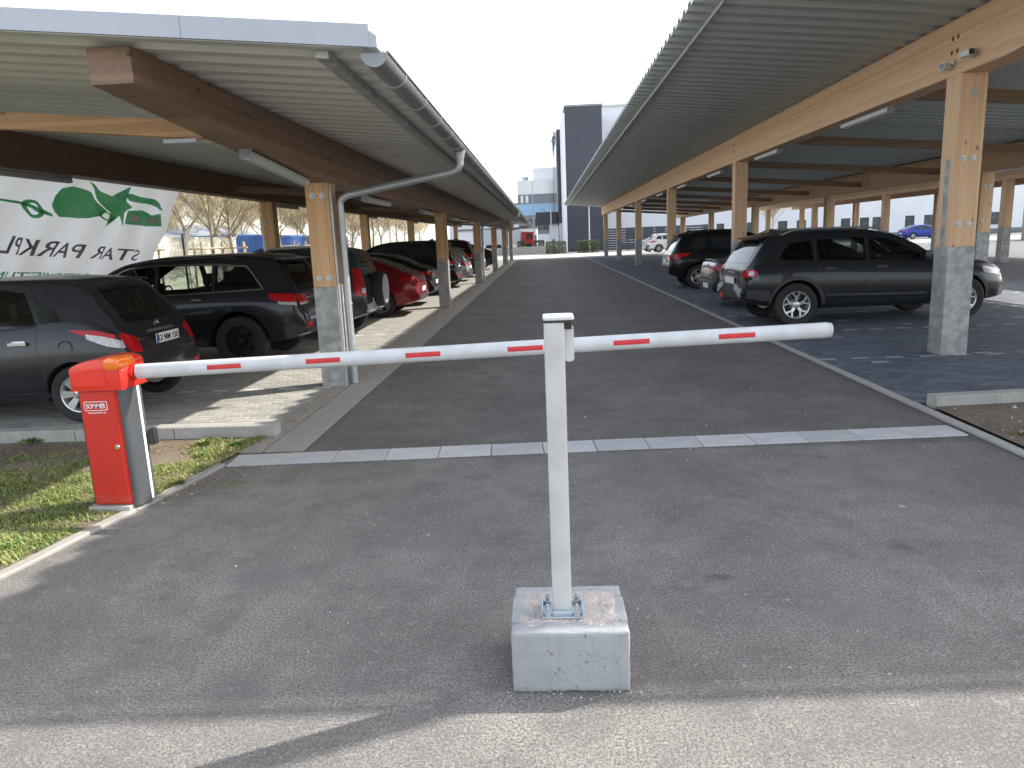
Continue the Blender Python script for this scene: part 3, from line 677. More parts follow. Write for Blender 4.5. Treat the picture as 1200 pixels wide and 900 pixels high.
for k in range(10): light_fixture(cl, -2.47, 10.4 + 4.875 * k, 11.95 + 4.875 * k, 2.24)
for k in range(5): light_fixture(cl, -6.7, 8.9 + 9.75 * k, 10.4 + 9.75 * k, 2.68)
MB().box((-4.5, 11.2, zL(-4.5) - .07), (-4.2, 11.3, zL(-4.5) - .02)).build('junction_box', white_metal, cl)

# --- right carport
RY = [8.85 + 9.7 * k for k in range(6)]; REND = 60.0
def zR(x): return 3.835 - 0.094 * (x - 4.75)
cr = thing('carport', 'timber carport on the right whose high corrugated roof shades the lane', 'carport')
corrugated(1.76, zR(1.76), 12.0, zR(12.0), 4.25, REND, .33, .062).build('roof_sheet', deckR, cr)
MB().prism([(2.05, zR(2.05) - .045), (2.085, zR(2.05) - .045), (2.085, zR(2.05) - .006), (2.05, zR(2.05) - .004)], 'Y', 4.3, REND - .1).build('eave_angle', zinc, cr)
for (a, b) in ((1.74, 4.4), (4.403, 7.0), (7.003, 9.6), (9.603, 12.0)):
    vs = []
    for yy in (4.21, 4.24): vs += [(a, yy, zR(a)), (b, yy, zR(b)), (b, yy, zR(b) + .12), (a, yy, zR(a) + .12)]
    MB().add(vs, [(0, 1, 2, 3), (7, 6, 5, 4), (0, 4, 5, 1), (1, 5, 6, 2), (2, 6, 7, 3), (3, 7, 4, 0)]).build('fascia_panel', white_metal, cr)
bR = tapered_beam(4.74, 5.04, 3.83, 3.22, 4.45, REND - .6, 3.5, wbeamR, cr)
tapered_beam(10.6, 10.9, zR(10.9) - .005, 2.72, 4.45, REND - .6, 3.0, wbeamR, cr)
for k, y in enumerate(RY):
    for q in range(2):
        for s_ in range(2):
            MB().lathe([(0, -.003), (.018, -.003), (.026, 0)], (4.7395, y + .12 + .11 * q, 3.48 + .15 * s_), 'X', 12).build('bolt_hole', mat('hole_shadow_brown', (0.1, 0.055, 0.03), None, 20, 0.9), bR)
    make_post(4.74, 5.04, y, .3, 3.22, 1.3, wpostR, ((4.735, y + .09, 1.3), (4.741, y + .19, 2.3), shoe, None) if k % 2 == 0 else None, True, ((3.02, 1), (2.3, 2), (1.56, 2)) if k < 2 else ())(cr)
    make_post(10.6, 10.9, y, .3, 2.72, 1.3, wpostR, None, True, ((2.4, 2), (1.56, 2)) if k < 3 else ())(cr)
y = 5.9
while y < REND - 1:
    vs = []
    for yy in (y, y + .12): vs += [(5.04, yy, zR(5.04) - .53), (10.6, yy, zR(10.6) - .47), (10.6, yy, zR(10.6) - .31), (5.04, yy, zR(5.04) - .37)]
    MB().add(vs, [(0, 1, 2, 3), (7, 6, 5, 4), (0, 4, 5, 1), (1, 5, 6, 2), (2, 6, 7, 3), (3, 7, 4, 0)]).build('cross_beam', wcrossR, cr); y += 4.85
for k in range(11): light_fixture(cr, 4.89, 6.0 + 4.85 * k, 7.6 + 4.85 * k, 3.16)
g2x, g2z = 12.06, zR(12.0) - .03; ring = [(g2x + gr_ * math.cos(PI + PI * k / N), g2z + gr_ * math.sin(PI + PI * k / N)) for k in range(N + 1)] + [(g2x + (gr_ - .004) * math.cos(2 * PI - PI * k / N), g2z + (gr_ - .004) * math.sin(2 * PI - PI * k / N)) for k in range(N + 1)]
MB().prism(ring, 'Y', 4.3, REND).build('gutter', zinc, cr, smooth=40)
for k in (1, 3, 5): downpipe(cr, RY[k] + .42, g2x, g2z, 11.0, 2.72, zinc)

# --- third carport further right
ct = thing('carport', 'farther timber carport beyond the right one, in front of the white building', 'carport')
def zT(x): return 3.62 - 0.04 * (x - 14.5)
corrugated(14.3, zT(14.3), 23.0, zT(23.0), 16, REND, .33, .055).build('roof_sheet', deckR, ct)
for (xa, zb) in ((17.05, 3.0), (19.6, 2.95)):
    MB().box((xa, 16.3, zb), (xa + .3, REND - .5, zT(xa) - .005)).build('main_beam', wbeamR, ct, bevel=.005)
    for y in RY[1:]: make_post(xa, xa + .3, y, .3, zb, 1.3, wpostR)(ct)

# two small cameras on the right beam
def cctv(y, z, rz, label):
    t = thing('security_camera', label, 'security camera', (4.73, y, z), rz, None)
    MB().lathe([(0, 0), (.03, 0), (.03, -.02), (0, -.02)], (0, 0, 0), 'X', 14).build('wall_mount', white_paint, t, smooth=30)
    MB().tube([(-.01, 0, 0), (-.06, 0, -.01), (-.085, 0, -.02)], .011, 8).build('arm', white_paint, t, smooth=40)
    bdy = MB().prism([(p[0] - .09, p[1] - .03) for p in rounded(.075, .075, .02, 4)], 'Y', -.1, .06).build('camera_body', white_paint, t, smooth=40)
    MB().prism([(p[0] - .09, p[1] - .03) for p in rounded(.06, .06, .016, 4)], 'Y', -.104, -.0995).build('lens_window', glass, bdy, smooth=40)
cctv(8.62, 3.40, 0.1, 'white security camera facing the viewer on the right beam, upper of the pair')
cctv(8.98, 3.36, -1.1, 'white security camera turned sideways on the right beam, lower of the pair')

# slim pole standing just outside the right carport
t = thing('pole', 'slim galvanised pole standing by the front edge of the right carport', 'pole', (3.42, 4.0, 0))
MB().tube([(0, 0, 0), (0, 0, 5.6)], .045, 12).build('shaft', zinc, t, smooth=40)
MB().lathe([(0, 0), (.12, 0), (.12, .015), (.05, .02), (.05, .08)], (0, 0, 0.02), 'Z', 16).build('base_flange', zinc, t, smooth=30)
MB().lathe([(.045, 5.6), (.06, 5.61), (.05, 5.66), (0, 5.69)], (0, 0, 0), 'Z', 14).build('cap', blackp, t, smooth=40)

# ------------------------------------------------------------------ barrier
bt = thing('barrier', 'red barrier housing with a long white boom across the lane', 'barrier', (0, 0, 0))
MB().box((-2.93, 4.235, -.02), (-2.66, 4.5, .045)).build('foundation_slab', kerbc, bt, bevel=.006)
hs = MB().box((-2.9, 4.27, .047), (-2.657, 4.5, .80)).build('housing', red_paint, bt, bevel=.012)
MB().box((-2.9085, 4.283, .05), (-2.9, 4.49, .80)).build('side_gasket', blackp, hs)
MB().box((-2.889, 4.2615, .06), (-2.667, 4.2695, .785)).build('door_panel', red_paint, hs, bevel=.004)
MB().lathe([(0, -.012), (.012, -.012), (.017, -.006), (.017, 0)], (-2.692, 4.2615, .43), 'Y', 14).build('lock', chrome, hs, smooth=30)
poly = [(-2.656, 4.28)] + [(-2.655 + .05 * math.sin(a) ** .6, 4.39 - .112 * math.cos(a)) for a in [PI * k / 14 for k in range(1, 14)]] + [(-2.656, 4.50)]
colm = MB().prism(poly, 'Z', .03, .80).build('side_column', alu_grey, bt, smooth=35)
MB().box((-2.6085, 4.405, .035), (-2.6035, 4.43, .798)).build('white_stripe', white_print, colm)
MB().box((-2.603, 4.45, .385), (-2.56, 4.505, .49)).build('photocell', blackp, bt, bevel=.008)
prof = [(-2.925, .79), (-2.925, .925), (-2.905, .945), (-2.86, .965), (-2.79, .982), (-2.72, .99), (-2.66, .988), (-2.615, .972), (-2.6, .95), (-2.6, .79)]
hd = MB().prism(prof, 'Y', 4.245, 4.525).build('hood', hood_red, bt, bevel=.014, smooth=40)
MB().prism([(-2.9265, .793), (-2.9265, .801), (-2.5985, .801), (-2.5985, .793)], 'Y', 4.2435, 4.5265).build('hood_rim', red_paint, hd)
MB().prism([(-2.905, .82), (-2.905, .905), (-2.86, .925), (-2.72, .935), (-2.7, .92), (-2.69, .82)], 'Y', 4.239, 4.2455).build('hood_panel', hood_red, hd, bevel=.003)
MB().prism([(-2.70, .94), (-2.688, .982), (-2.665, .998), (-2.625, .998), (-2.6, .985), (-2.588, .945), (-2.605, .918), (-2.67, .918)], 'Y', 4.232, 4.42).build('beacon_lens', amber, bt, bevel=.016, smooth=50)
MB().tube([(-2.6, 4.38, .884), (-2.58, 4.38, .8845)], .05, 20).build('boom_clamp', hood_red, bt, smooth=40)
# lettering
text_obj('lettering', 'SOMMER', .043, white_print, hs, (-2.856, 4.2612, .680), (1, 0, 0), (0, 0, 1), .0007, .124, .0012)
text_obj('lettering', 'www.sommer.eu', .016, white_print, hs, (-2.85, 4.2612, .648), (1, 0, 0), (0, 0, 1), .0003, .115, .0012)
o1 = rounded(.148, .058, .01, 4); o2 = rounded(.141, .051, .008, 4); mb = MB(); nq = len(o1)
fr = [(-2.7945 + p[0], 4.2610, .695 + p[1]) for p in o1] + [(-2.7945 + p[0], 4.2610, .695 + p[1]) for p in o2]
fr += [(x, 4.2618, z) for (x, _, z) in fr]
mb.add(fr, [(i, (i + 1) % nq, nq + (i + 1) % nq, nq + i) for i in range(nq)] + [(i, (i + 1) % nq, 2 * nq + (i + 1) % nq, 2 * nq + i) for i in range(nq)])
mb.build('logo_frame', white_print, hs)
# boom
A, B = Vector((-2.57, 4.38, .884)), Vector((1.675, 4.38, .993)); ax = (B - A); LL = ax.length; ax = ax.normalized(); upv = Vector((-ax.z, 0, ax.x))
ov = [(.034 * math.sin(2 * PI * k / 20), .047 * math.cos(2 * PI * k / 20)) for k in range(20)]
mb = MB(); vs = []
for p in (A, B):
    for (q, h) in ov: vs.append(p + Vector((0, q, 0)) + upv * h)
mb.add(vs, [(k, (k + 1) % 20, 20 + (k + 1) % 20, 20 + k) for k in range(20)] + [tuple(range(20)), tuple(range(20, 40))])
boom = mb.build('boom', white_paint, bt, smooth=50)
vs = []
for p, s in ((B, .93), (B + ax * .02, .93), (B + ax * .028, .8)):
    for (q, h) in ov: vs.append(p + Vector((0, q * s, 0)) + upv * h * s)
MB().add(vs, [(k + 20 * j, (k + 1) % 20 + 20 * j, 20 + (k + 1) % 20 + 20 * j, 20 + k + 20 * j) for j in range(2) for k in range(20)] + [tuple(range(40, 60))]).build('end_cap', tube_m, boom, smooth=40)
for xs in (-2.105, -1.48, -0.86, -0.235, .405, 1.03):
    mb = MB(); vs = []
    for x in (xs, xs + .215):
        p = A + ax * ((x - A.x) / ax.x)
        for h in (-.012, -.004, .004, .012, .018):
            q = -.034 * math.sqrt(1 - (h / .047) ** 2) - .0008; vs.append(p + Vector((0, q, 0)) + upv * h)
        for h in (-.012, .018):
            q = -.034 * math.sqrt(1 - (h / .047) ** 2) + .002; vs.append(p + Vector((0, q, 0)) + upv * h)
    mb.add(vs, [(i, i + 1, 8 + i, 7 + i) for i in range(4)] + [(0, 7, 12, 5), (4, 6, 13, 11)]).build('reflective_stripe', red_tape, boom, recalc=True)

# ------------------------------------------------------------------ support post on a concrete block
sb = thing('support_post', 'pale grey boom support post bolted onto a square concrete block', 'post', (0, 0, 0))
bx0, bx1, by0, by1, bz = -.158, .262, 2.335, 2.69, .238
def worn_block(name, a, b, m, parent, seed, rad=.007, chip=.012):
    bm = bmesh.new(); bmesh.ops.create_cube(bm, size=1)
    bmesh.ops.subdivide_edges(bm, edges=bm.edges[:], cuts=22, use_grid_fill=True)
    a = Vector(a); b = Vector(b)
    def wrap(t):
        t = t + .5; k = .5 - .5 * math.cos(PI * t); return .55 * k + .45 * t
    for v in bm.verts:
        p = Vector([a[q] + (b[q] - a[q]) * wrap(v.co[q]) for q in range(3)]); ds = []
        for q in range(3): ds += [(p[q] - a[q], q, 1), (b[q] - p[q], q, -1)]
        ds.sort(); e = ds[1][0]; w_ = rad + max(0, mn.noise((p.x * 38 + seed, p.y * 38, p.z * 38)) - .12) * chip * 2 + max(0, mn.noise((p.x * 110, p.y * 110 + seed, p.z * 110)) - .1) * chip * .8
        if e < w_:
            for d, q, sg in ds[:2 if ds[2][0] > w_ else 3]:
                p[q] += sg * (w_ - e) * .32
        p += Vector((mn.noise((p.x * 60, p.y * 60, p.z * 60 + seed)), mn.noise((p.x * 60 + 9, p.y * 60, p.z * 60)), mn.noise((p.x * 60, p.y * 60 + 5, p.z * 60)))) * .0009
        v.co = p
    me = bpy.data.meshes.new(name); bm.to_mesh(me); bm.free(); me.materials.append(m); me.polygons.foreach_set('use_smooth', [True] * len(me.polygons))
    o = bpy.data.objects.new(name, me); COL.objects.link(o); o.parent = parent; return o
worn_block('kerb_piece', (bx0, by0, 0), (bx1, by0 + .082, bz), conc, sb, 1, .012)
worn_block('kerb_piece', (bx0 + .004, by1 - .08, 0), (bx1 - .004, by1, bz - .004), conc, sb, 2)
worn_block('kerb_piece', (bx0 - .002, by0 + .085, 0), (bx0 + .078, by1 - .083, bz - .003), conc, sb, 3, .006)
worn_block('kerb_piece', (bx1 - .08, by0 + .085, 0), (bx1 + .002, by1 - .083, bz - .005), conc, sb, 4, .006)
bm = bmesh.new(); bmesh.ops.create_grid(bm, x_segments=70, y_segments=64, size=.5)
for v in bm.verts:
    x = (v.co.x) * (bx1 - bx0 - .135) + (bx0 + bx1) / 2; y = v.co.y * (by1 - by0 - .13) + (by0 + by1) / 2
    ed = max(abs(v.co.x), abs(v.co.y)) * 2; x, y = x + v.co.x * .075, y + v.co.y * .05
    v.co = (x, y, bz + .0045 - max(0, ed - .66 - .45 * mn.noise((x * 22, y * 22, 3)) - .2 * mn.noise((x * 70, y * 70, 1))) * .03 + mn.noise((x * 40, y * 40, 0)) * .002 + mn.noise((x * 120, y * 120, 0)) * .0012)
me = bpy.data.meshes.new('mortar_fill'); bm.to_mesh(me); bm.free(); me.materials.append(mortar)
o = bpy.data.objects.new('mortar_fill', me); COL.objects.link(o); o.parent = sb
px_, py_ = .028, 2.475
poly = [(px_ + p[0], py_ + p[1]) for p in rounded(.07, .07, .008, 2)]
MB().prism(poly, 'Z', bz + .012, 1.318).build('shaft', grey_paint, sb, smooth=30)
brk = MB().box((px_ - .075, py_ - .06, bz + .006), (px_ + .075, py_ + .06, bz + .013)).build('base_plate', zinc, sb, bevel=.002)
blz = mat('bluish_zinc', (0.5, 0.6, 0.68), (0.42, 0.52, 0.6), 20, 0.3, 0.6)
MB().box((px_ - .076, py_ - .055, bz + .013), (px_ - .07, py_ + .055, bz + .045)).build('bracket_cheek', blz, brk, bevel=.002)
MB().box((px_ + .07, py_ - .055, bz + .013), (px_ + .076, py_ + .055, bz + .045)).build('bracket_cheek', blz, brk, bevel=.002)
MB().prism([(px_ - .037, bz + .0135), (px_ + .037, bz + .0135), (px_ + .037, bz + .03), (px_ - .037, bz + .03)], 'Y', py_ - .052, py_ - .0365).build('foot_weld', blz, brk, bevel=.003)
for sx in (-1, 1):
    for sy in (-1, 1):
        bo = MB().lathe([(0, .026), (.0085, .026), (.0085, .012), (.016, .012), (.016, .0)], (px_ + sx * .053, py_ + sy * .045, bz + .0135), 'Z', 6)
        bo.tube([(px_ + sx * .053, py_ + sy * .045, bz + .03), (px_ + sx * .053, py_ + sy * .045, bz + .055)], .005, 8); bo.build('anchor_bolt', zinc, brk)
# head: cap, rubber buffer, rear fork tine
MB().prism([(p[0] + px_ + .016, p[1] + py_ + .03) for p in rounded(.106, .135, .015, 4)], 'Z', 1.3262, 1.337).build('cap_plate', white_paint, sb, bevel=.003, smooth=40)
MB().box((px_ - .036, py_ - .037, 1.318), (px_ + .06, py_ + .06, 1.326)).build('buffer', blackp, sb)
MB().box((px_ + .0365, py_ + .02, 1.288), (px_ + .0625, py_ + .066, 1.3259)).build('buffer', blackp, sb, bevel=.003)
MB().prism([(p[0] + px_ + .052, p[1] + 1.235) for p in rounded(.034, .125, .012, 4)], 'Y', py_ + .04, py_ + .068).build('fork_tine', white_paint, sb, smooth=40)

# ------------------------------------------------------------------ cars
def thin_glass(name, tint):
    m, t, b = _nt(name); t.nodes.remove(b); out = t.nodes['Material Output']
    tr = t.nodes.new('ShaderNodeBsdfTransparent'); v = _coord(t); nz = _noise(t, v, 1.5, 3)
    t.links.new(_mix(t, _ramp(t, nz, .3, .7), tint, tuple(x * .85 for x in tint)), tr.inputs[0])
    gl_ = t.nodes.new('ShaderNodeBsdfGlossy'); gl_.inputs['Roughness'].default_value = .015
    fr = t.nodes.new('ShaderNodeFresnel'); fr.inputs[0].default_value = 1.62; mx = t.nodes.new('ShaderNodeMixShader')
    t.links.new(fr.outputs[0], mx.inputs[0]); t.links.new(tr.outputs[0], mx.inputs[1]); t.links.new(gl_.outputs[0], mx.inputs[2]); t.links.new(mx.outputs[0], out.inputs[0])
    MATS[name] = m; return m
clearg = thin_glass('clear_car_glass', (0.62, 0.68, 0.66)); tintg = thin_glass('tinted_car_glass', (0.2, 0.22, 0.22))
seatm = mat('seat_fabric', (0.03, 0.03, 0.032), (0.045, 0.045, 0.047), 40, 0.85)
def pchip(pts):
    xs = [p[0] for p in pts]; ys = [p[1] for p in pts]; n = len(xs)
    h = [xs[i + 1] - xs[i] for i in range(n - 1)]; d = [(ys[i + 1] - ys[i]) / h[i] for i in range(n - 1)]
    m = [0] * n
    for i in range(1, n - 1):
        if d[i - 1] * d[i] > 0:
            w1 = 2 * h[i] + h[i - 1]; w2 = h[i] + 2 * h[i - 1]; m[i] = (w1 + w2) / (w1 / d[i - 1] + w2 / d[i])
    m[0] = d[0]; m[-1] = d[-1]
    def f(x):
        if x <= xs[0]: return ys[0]
        if x >= xs[-1]: return ys[-1]
        i = 0
        while xs[i + 1] < x: i += 1
        t = (x - xs[i]) / h[i]; t2 = t * t; t3 = t2 * t
        return (2 * t3 - 3 * t2 + 1) * ys[i] + (t3 - 2 * t2 + t) * h[i] * m[i] + (-2 * t3 + 3 * t2) * ys[i + 1] + (t3 - t2) * h[i] * m[i + 1]
    return f
def paint(name, c, metal=0.25, rough=0.3):
    return mat(name, c, tuple(x * .9 for x in c), 300, rough, metal, coat=.45, spec=.25)
wellm = mat('wheel_well', (0.012, 0.012, 0.012), None, 10, 0.9)
CLAD = mat('dark_cladding', (0.03, 0.031, 0.033), (0.038, 0.038, 0.04), 30, 0.6)
SATIN = mat('satin_silver_plastic', (0.42, 0.43, 0.45), None, 10, 0.45, 0.1)
def resample(poly, n):
    P = [Vector(p) for p in poly]; L = [0]
    for i in range(len(P) - 1): L.append(L[-1] + (P[i + 1] - P[i]).length)
    out = []
    for k in range(n):
        s = L[-1] * k / (n - 1); i = 0
        while i < len(P) - 2 and L[i + 1] < s: i += 1
        t = (s - L[i]) / max(1e-9, L[i + 1] - L[i]); out.append(P[i].lerp(P[i + 1], min(1, max(0, t))))
    return out
class Car:
    def __init__(s, name, label, sp, loc, rz, group=None):
        s.sp = sp; s.root = thing(name, label, 'car', loc, rz, group)
        L, W = sp['L'], sp['W']; s.L = L; s.W = W
        top = pchip(sp['top']); bot = pchip(sp['bot']); plan = pchip(sp['plan']); belt = pchip(sp['belt']); tb = sp.get('tumble', .36)
        xs = []
        for k in range(15): xs.append(.5 * (k / 14) ** 1.6)
        xs += [.5 + (L - 1.0) * k / 44 for k in range(1, 44)]
        xs += [L - .5 * (k / 14) ** 1.6 for k in range(14, -1, -1)]
        V = []; s.cab = []
        for x in xs:
            zb, zt, w = bot(x), top(x), plan(x) * W / 2; bz = min(belt(x), zt - .085); bz = max(bz, zb + .14)
            h = [(0, zb), (.45 * w, zb), (.84 * w, zb + .004), (.935 * w, zb + .03), (.965 * w, zb + .1)]
            for k in range(1, 8):
                t = k / 7; z = zb + .1 + (bz - zb - .1) * t
                y = w * (.965 + .035 * math.sin(PI * min(1, t * 1.12)) ** .8 - (.03 if t > .99 else 0) - .012 * max(0, (t - .75)) * 4 * (0 if t > .99 else 1))
                h.append((y, z))
            s.cab.append((x, bz, zt, h[-1][0], tb))
            yb = h[-1][0]; up = max(0, zt - .055 - bz); rr = .055
            for k in range(1, 6):
                t = k / 5; h.append((yb - .012 - tb * up * (t ** 1.12), bz + up * t))
            ye = h[-1][0]
            h += [(ye - .012, zt - .026), (ye - .035, zt - .01), (ye - .075, zt)]
            ye = h[-1][0]
            for k in (.66, .33, 0): h.append((ye * k, zt + .028 * (1 - k * k) * (1 if zt > bz + .3 else .8)))
            V.append(h)
        n = len(V[0]); mb = MB(); vs = []; N2 = 2 * n - 2
        for x, h in zip(xs, V):
            ring = [(x, y, z) for y, z in h] + [(x, -y, z) for y, z in h[-2:0:-1]]; vs += ring
        fs = []
        for i in range(len(xs) - 1):
            for k in range(N2): fs.append((i * N2 + k, (i + 1) * N2 + k, (i + 1) * N2 + (k + 1) % N2, i * N2 + (k + 1) % N2))
        fs += [tuple(range(N2))[::-1], tuple(range((len(xs) - 1) * N2, len(xs) * N2))]
        vs = [(p[0] - L / 2, p[1], p[2]) for p in vs]
        mb.add(vs, fs); s.top = top; s.plan = plan
        body = mb.build('body', [sp['paint'], wellm], s.root, smooth=38)
        bm = bmesh.new(); bm.from_mesh(body.data); bmesh.ops.triangulate(bm, faces=[f for f in bm.faces if len(f.verts) > 4]); s.bvh = BVHTree.FromBMesh(bm); bm.free()
        s.body = body; r = sp['r']; cut = MB()
        for xw in sp['wheels']:
            for sg in (-1, 1):
                cut.tube([(xw - L / 2, sg * (W / 2 - .3), r), (xw - L / 2, sg * (W / 2 + .1), r)], r + sp.get('gap', .05), 36)
        co = cut.build('cutter', [sp['paint'], wellm]); 
        for p in co.data.polygons: p.material_index = 1
        md = body.modifiers.new('b', 'BOOLEAN'); md.operation = 'DIFFERENCE'; md.solver = 'EXACT'; md.object = co
        if hasattr(md, 'material_mode'): md.material_mode = 'TRANSFER'
        dg = bpy.context.evaluated_depsgraph_get(); me = bpy.data.meshes.new_from_object(body.evaluated_get(dg))
        body.modifiers.clear(); old = body.data; body.data = me; bpy.data.meshes.remove(old); bpy.data.objects.remove(co)
        me.name = 'body'; me.polygons.foreach_set('use_smooth', [True] * len(me.polygons)); me.set_sharp_from_angle(angle=math.radians(38))
        s.wheels()
    def cabin(s, wins, rear=None, front=None):
        L, W = s.L, s.W; st = [q for q in s.cab if q[2] - q[1] > .2]; mbc = MB(); vs = []
        for (x, bz, zt, yb, tb) in st:
            zr = zt - .05; yt = max(.2, yb - .075 - tb * max(0, zr - bz)); yl = yb - .075
            vs += [(x - L / 2, a, b) for a, b in ((-yl, bz - .5), (yl, bz - .5), (yl, bz), (yt, zr), (-yt, zr), (-yl, bz))]
        n = len(st); fs = [(i * 6 + k, (i + 1) * 6 + k, (i + 1) * 6 + (k + 1) % 6, i * 6 + (k + 1) % 6) for i in range(n - 1) for k in range(6)]
        fs += [tuple(range(6)), tuple(range((n - 1) * 6, n * 6))]; mbc.add(vs, fs)
        cuts = [mbc]
        for lo, up in wins:
            cuts.append(MB().prism([(a - L / 2, b) for a, b in lo] + [(a - L / 2, b) for a, b in up[::-1]], 'Y', -W, W))
        x0, x1 = st[0][0] - L / 2, st[-1][0] - L / 2
        if rear: cuts.append(MB().prism(list(rear[0]) + list(rear[1][::-1]), 'X', -L / 2 - .5, x0 + .35))
        if front: cuts.append(MB().prism(list(front[0]) + list(front[1][::-1]), 'X', x1 - .75, L / 2 + .5))
        objs = []
        for q in cuts:
            co = q.build('cutter', [s.sp['paint'], wellm]); objs.append(co)
            for p in co.data.polygons: p.material_index = 1
            md = s.body.modifiers.new('b', 'BOOLEAN'); md.operation = 'DIFFERENCE'; md.solver = 'EXACT'; md.object = co; md.material_mode = 'TRANSFER'
        dg = bpy.context.evaluated_depsgraph_get(); me = bpy.data.meshes.new_from_object(s.body.evaluated_get(dg))
        s.body.modifiers.clear(); s.body.data = me; me.name = 'body'
        for co in objs: bpy.data.objects.remove(co)
        me.polygons.foreach_set('use_smooth', [True] * len(me.polygons)); me.set_sharp_from_angle(angle=math.radians(38))
        sx = x0 + (x1 - x0) * .56; zb = st[n // 2][1]; zt = st[n // 2][2]; ws = W * .27
        for xx, tag_ in ((sx, 'f'), (x0 + (x1 - x0) * .27, 'r')):
            for sg in (-1, 1):
                y = sg * W * .2
                o = MB().prism([(xx - .34, zb - .5), (xx + .12, zb - .48), (xx + .1, zb - .42), (xx - .12, zb - .4), (xx - .26, zb + .12), (xx - .36, zb + .12)], 'Y', y - ws / 2, y + ws / 2).build('seat', seatm, s.root, bevel=.03)
                MB().box((xx - .37, y - .13, zb + .14), (xx - .28, y + .13, min(zb + .31, zt - .12))).build('headrest', seatm, o, bevel=.03)
        MB().box((x1 - .95, -W * .38, zb - .5), (x1 - .45, W * .38, zb - .08)).build('dashboard', seatm, s.root, bevel=.05)
        MB().lathe([(.165, -.012), (.18, 0), (.165, .012), (.15, 0)], (0, 0, 0), 'X', 24, close=True).build('steering_wheel', seatm, s.root, loc=(x1 - 1.0, -W * .2 if False else W * .2, zb - .02), smooth=50)
    def ray(s, axis, sg, a, b):
        if axis == 'side': o, d = Vector((a - s.L / 2, sg * 3, b)), Vector((0, -sg, 0))
        elif axis == 'rear': o, d = Vector((-s.L / 2 - 1, a, b)), Vector((1, 0, 0))
        elif axis == 'front': o, d = Vector((s.L / 2 + 1, a, b)), Vector((-1, 0, 0))
        else: o, d = Vector((a - s.L / 2, b, 4)), Vector((0, 0, -1))
        hit = s.bvh.ray_cast(o, d)
        if hit[0] is None:
            q = s.bvh.find_nearest(o + d * (3 - s.W / 2 if axis == 'side' else 1.2)); return q[0], d
        return hit[0], d
    def patch(s, axis, sg, lo, up, nu=10, nv=4, off=.004, mb=None, mi=0):
        lo = resample(lo, nu); up = resample(up, nu); mb = mb or MB(); G = []
        for j in range(nv):
            for i in range(nu):
                p = lo[i].lerp(up[i], j / (nv - 1)); hp, d = s.ray(axis, sg, p.x, p.y); G.append((hp, d))
        vs = [h - d * off for h, d in G]; fs = []
        for j in range(nv - 1):
            for i in range(nu - 1): fs.append((j * nu + i, j * nu + i + 1, (j + 1) * nu + i + 1, (j + 1) * nu + i))
        bd = [i for i in range(nu)] + [j * nu + nu - 1 for j in range(1, nv)] + [(nv - 1) * nu + i for i in range(nu - 2, -1, -1)] + [j * nu for j in range(nv - 2, 0, -1)]
        o = len(vs)
        for b in bd: vs.append(G[b][0] + G[b][1] * .02)
        m = len(bd)
        for k in range(m): fs.append((bd[k], bd[(k + 1) % m], o + (k + 1) % m, o + k))
        mb.add(vs, fs, mi); return mb
    def P(s, name, m, *args, parent=None, **kw):
        return s.patch(*args, **kw).build(name, m, parent or s.root, smooth=50)
    def both(s, name, m, lo, up, **kw):
        for sg in (-1, 1): s.P(name, m, 'side', sg, lo, up, **kw)
    def line(s, axis, sg, pts, wd=.007, mb=None, off=.0015, n=12):
        pts = resample(pts, n); lo = []; up = []
        for i, p in enumerate(pts):
            d = (pts[min(i + 1, n - 1)] - pts[max(0, i - 1)]).normalized(); nn = Vector((-d.y, d.x)) * wd / 2; lo.append(p - nn); up.append(p + nn)
        return s.patch(axis, sg, lo, up, n, 2, off, mb)
    def at(s, axis, sg, a, b): return s.ray(axis, sg, a, b)[0]
    def wheels(s):
        sp = s.sp; r = sp['r']; wd = sp.get('tw', .21); key = (sp['rim'], round(r, 3), sp.get('rr', .68))
        if key not in RIMS:
            ry = r * sp.get('rr', .68)
            ty = MB().lathe([(ry, -wd / 2 + .01), (ry + .015, -wd / 2), (r * .93, -wd / 2), (r * .985, -wd / 2 + .018), (r, -wd / 2 + .04), (r, wd / 2 - .04), (r * .985, wd / 2 - .018), (r * .93, wd / 2), (ry + .015, wd / 2), (ry, wd / 2 - .01)], (0, 0, 0), 'Y', 36).build('tyre', tyre_m, smooth=40)
            rm = MB(); st = sp['rim']; mi_sp, mi_bg = 0, 1
            rm.lathe([(ry, wd / 2 - .012), (ry - .008, wd / 2 - .002), (ry - .02, wd / 2 - .006), (ry - .03, wd / 2 - .03), (ry - .035, -wd / 2 + .02), (0, -wd / 2 + .02)], (0, 0, 0), 'Y', 36, 0 if st != 'black' else 0)
            rm.lathe([(.09, wd / 2 - .1), (.14, wd / 2 - .1), (ry - .035, wd / 2 - .11)], (0, 0, 0), 'Y', 24, 1)
            y0, y1 = wd / 2 - .05, wd / 2 - .012
            def spoke(a, r0, r1, w0, w1, sk=0):
                M = Matrix.Rotation(-a, 4, 'Y'); vs = []
                for (rr_, ww, oo) in ((r0, w0, 0), (r1, w1, sk)):
                    for y in (y0, y1):
                        for q in (-1, 1): vs.append(M @ Vector((rr_, y - (.012 if rr_ == r0 else 0), q * ww / 2 + oo)))
                rm.add(vs, [(0, 1, 3, 2), (4, 6, 7, 5), (0, 4, 5, 1), (2, 3, 7, 6), (0, 2, 6, 4), (1, 5, 7, 3)], 0)
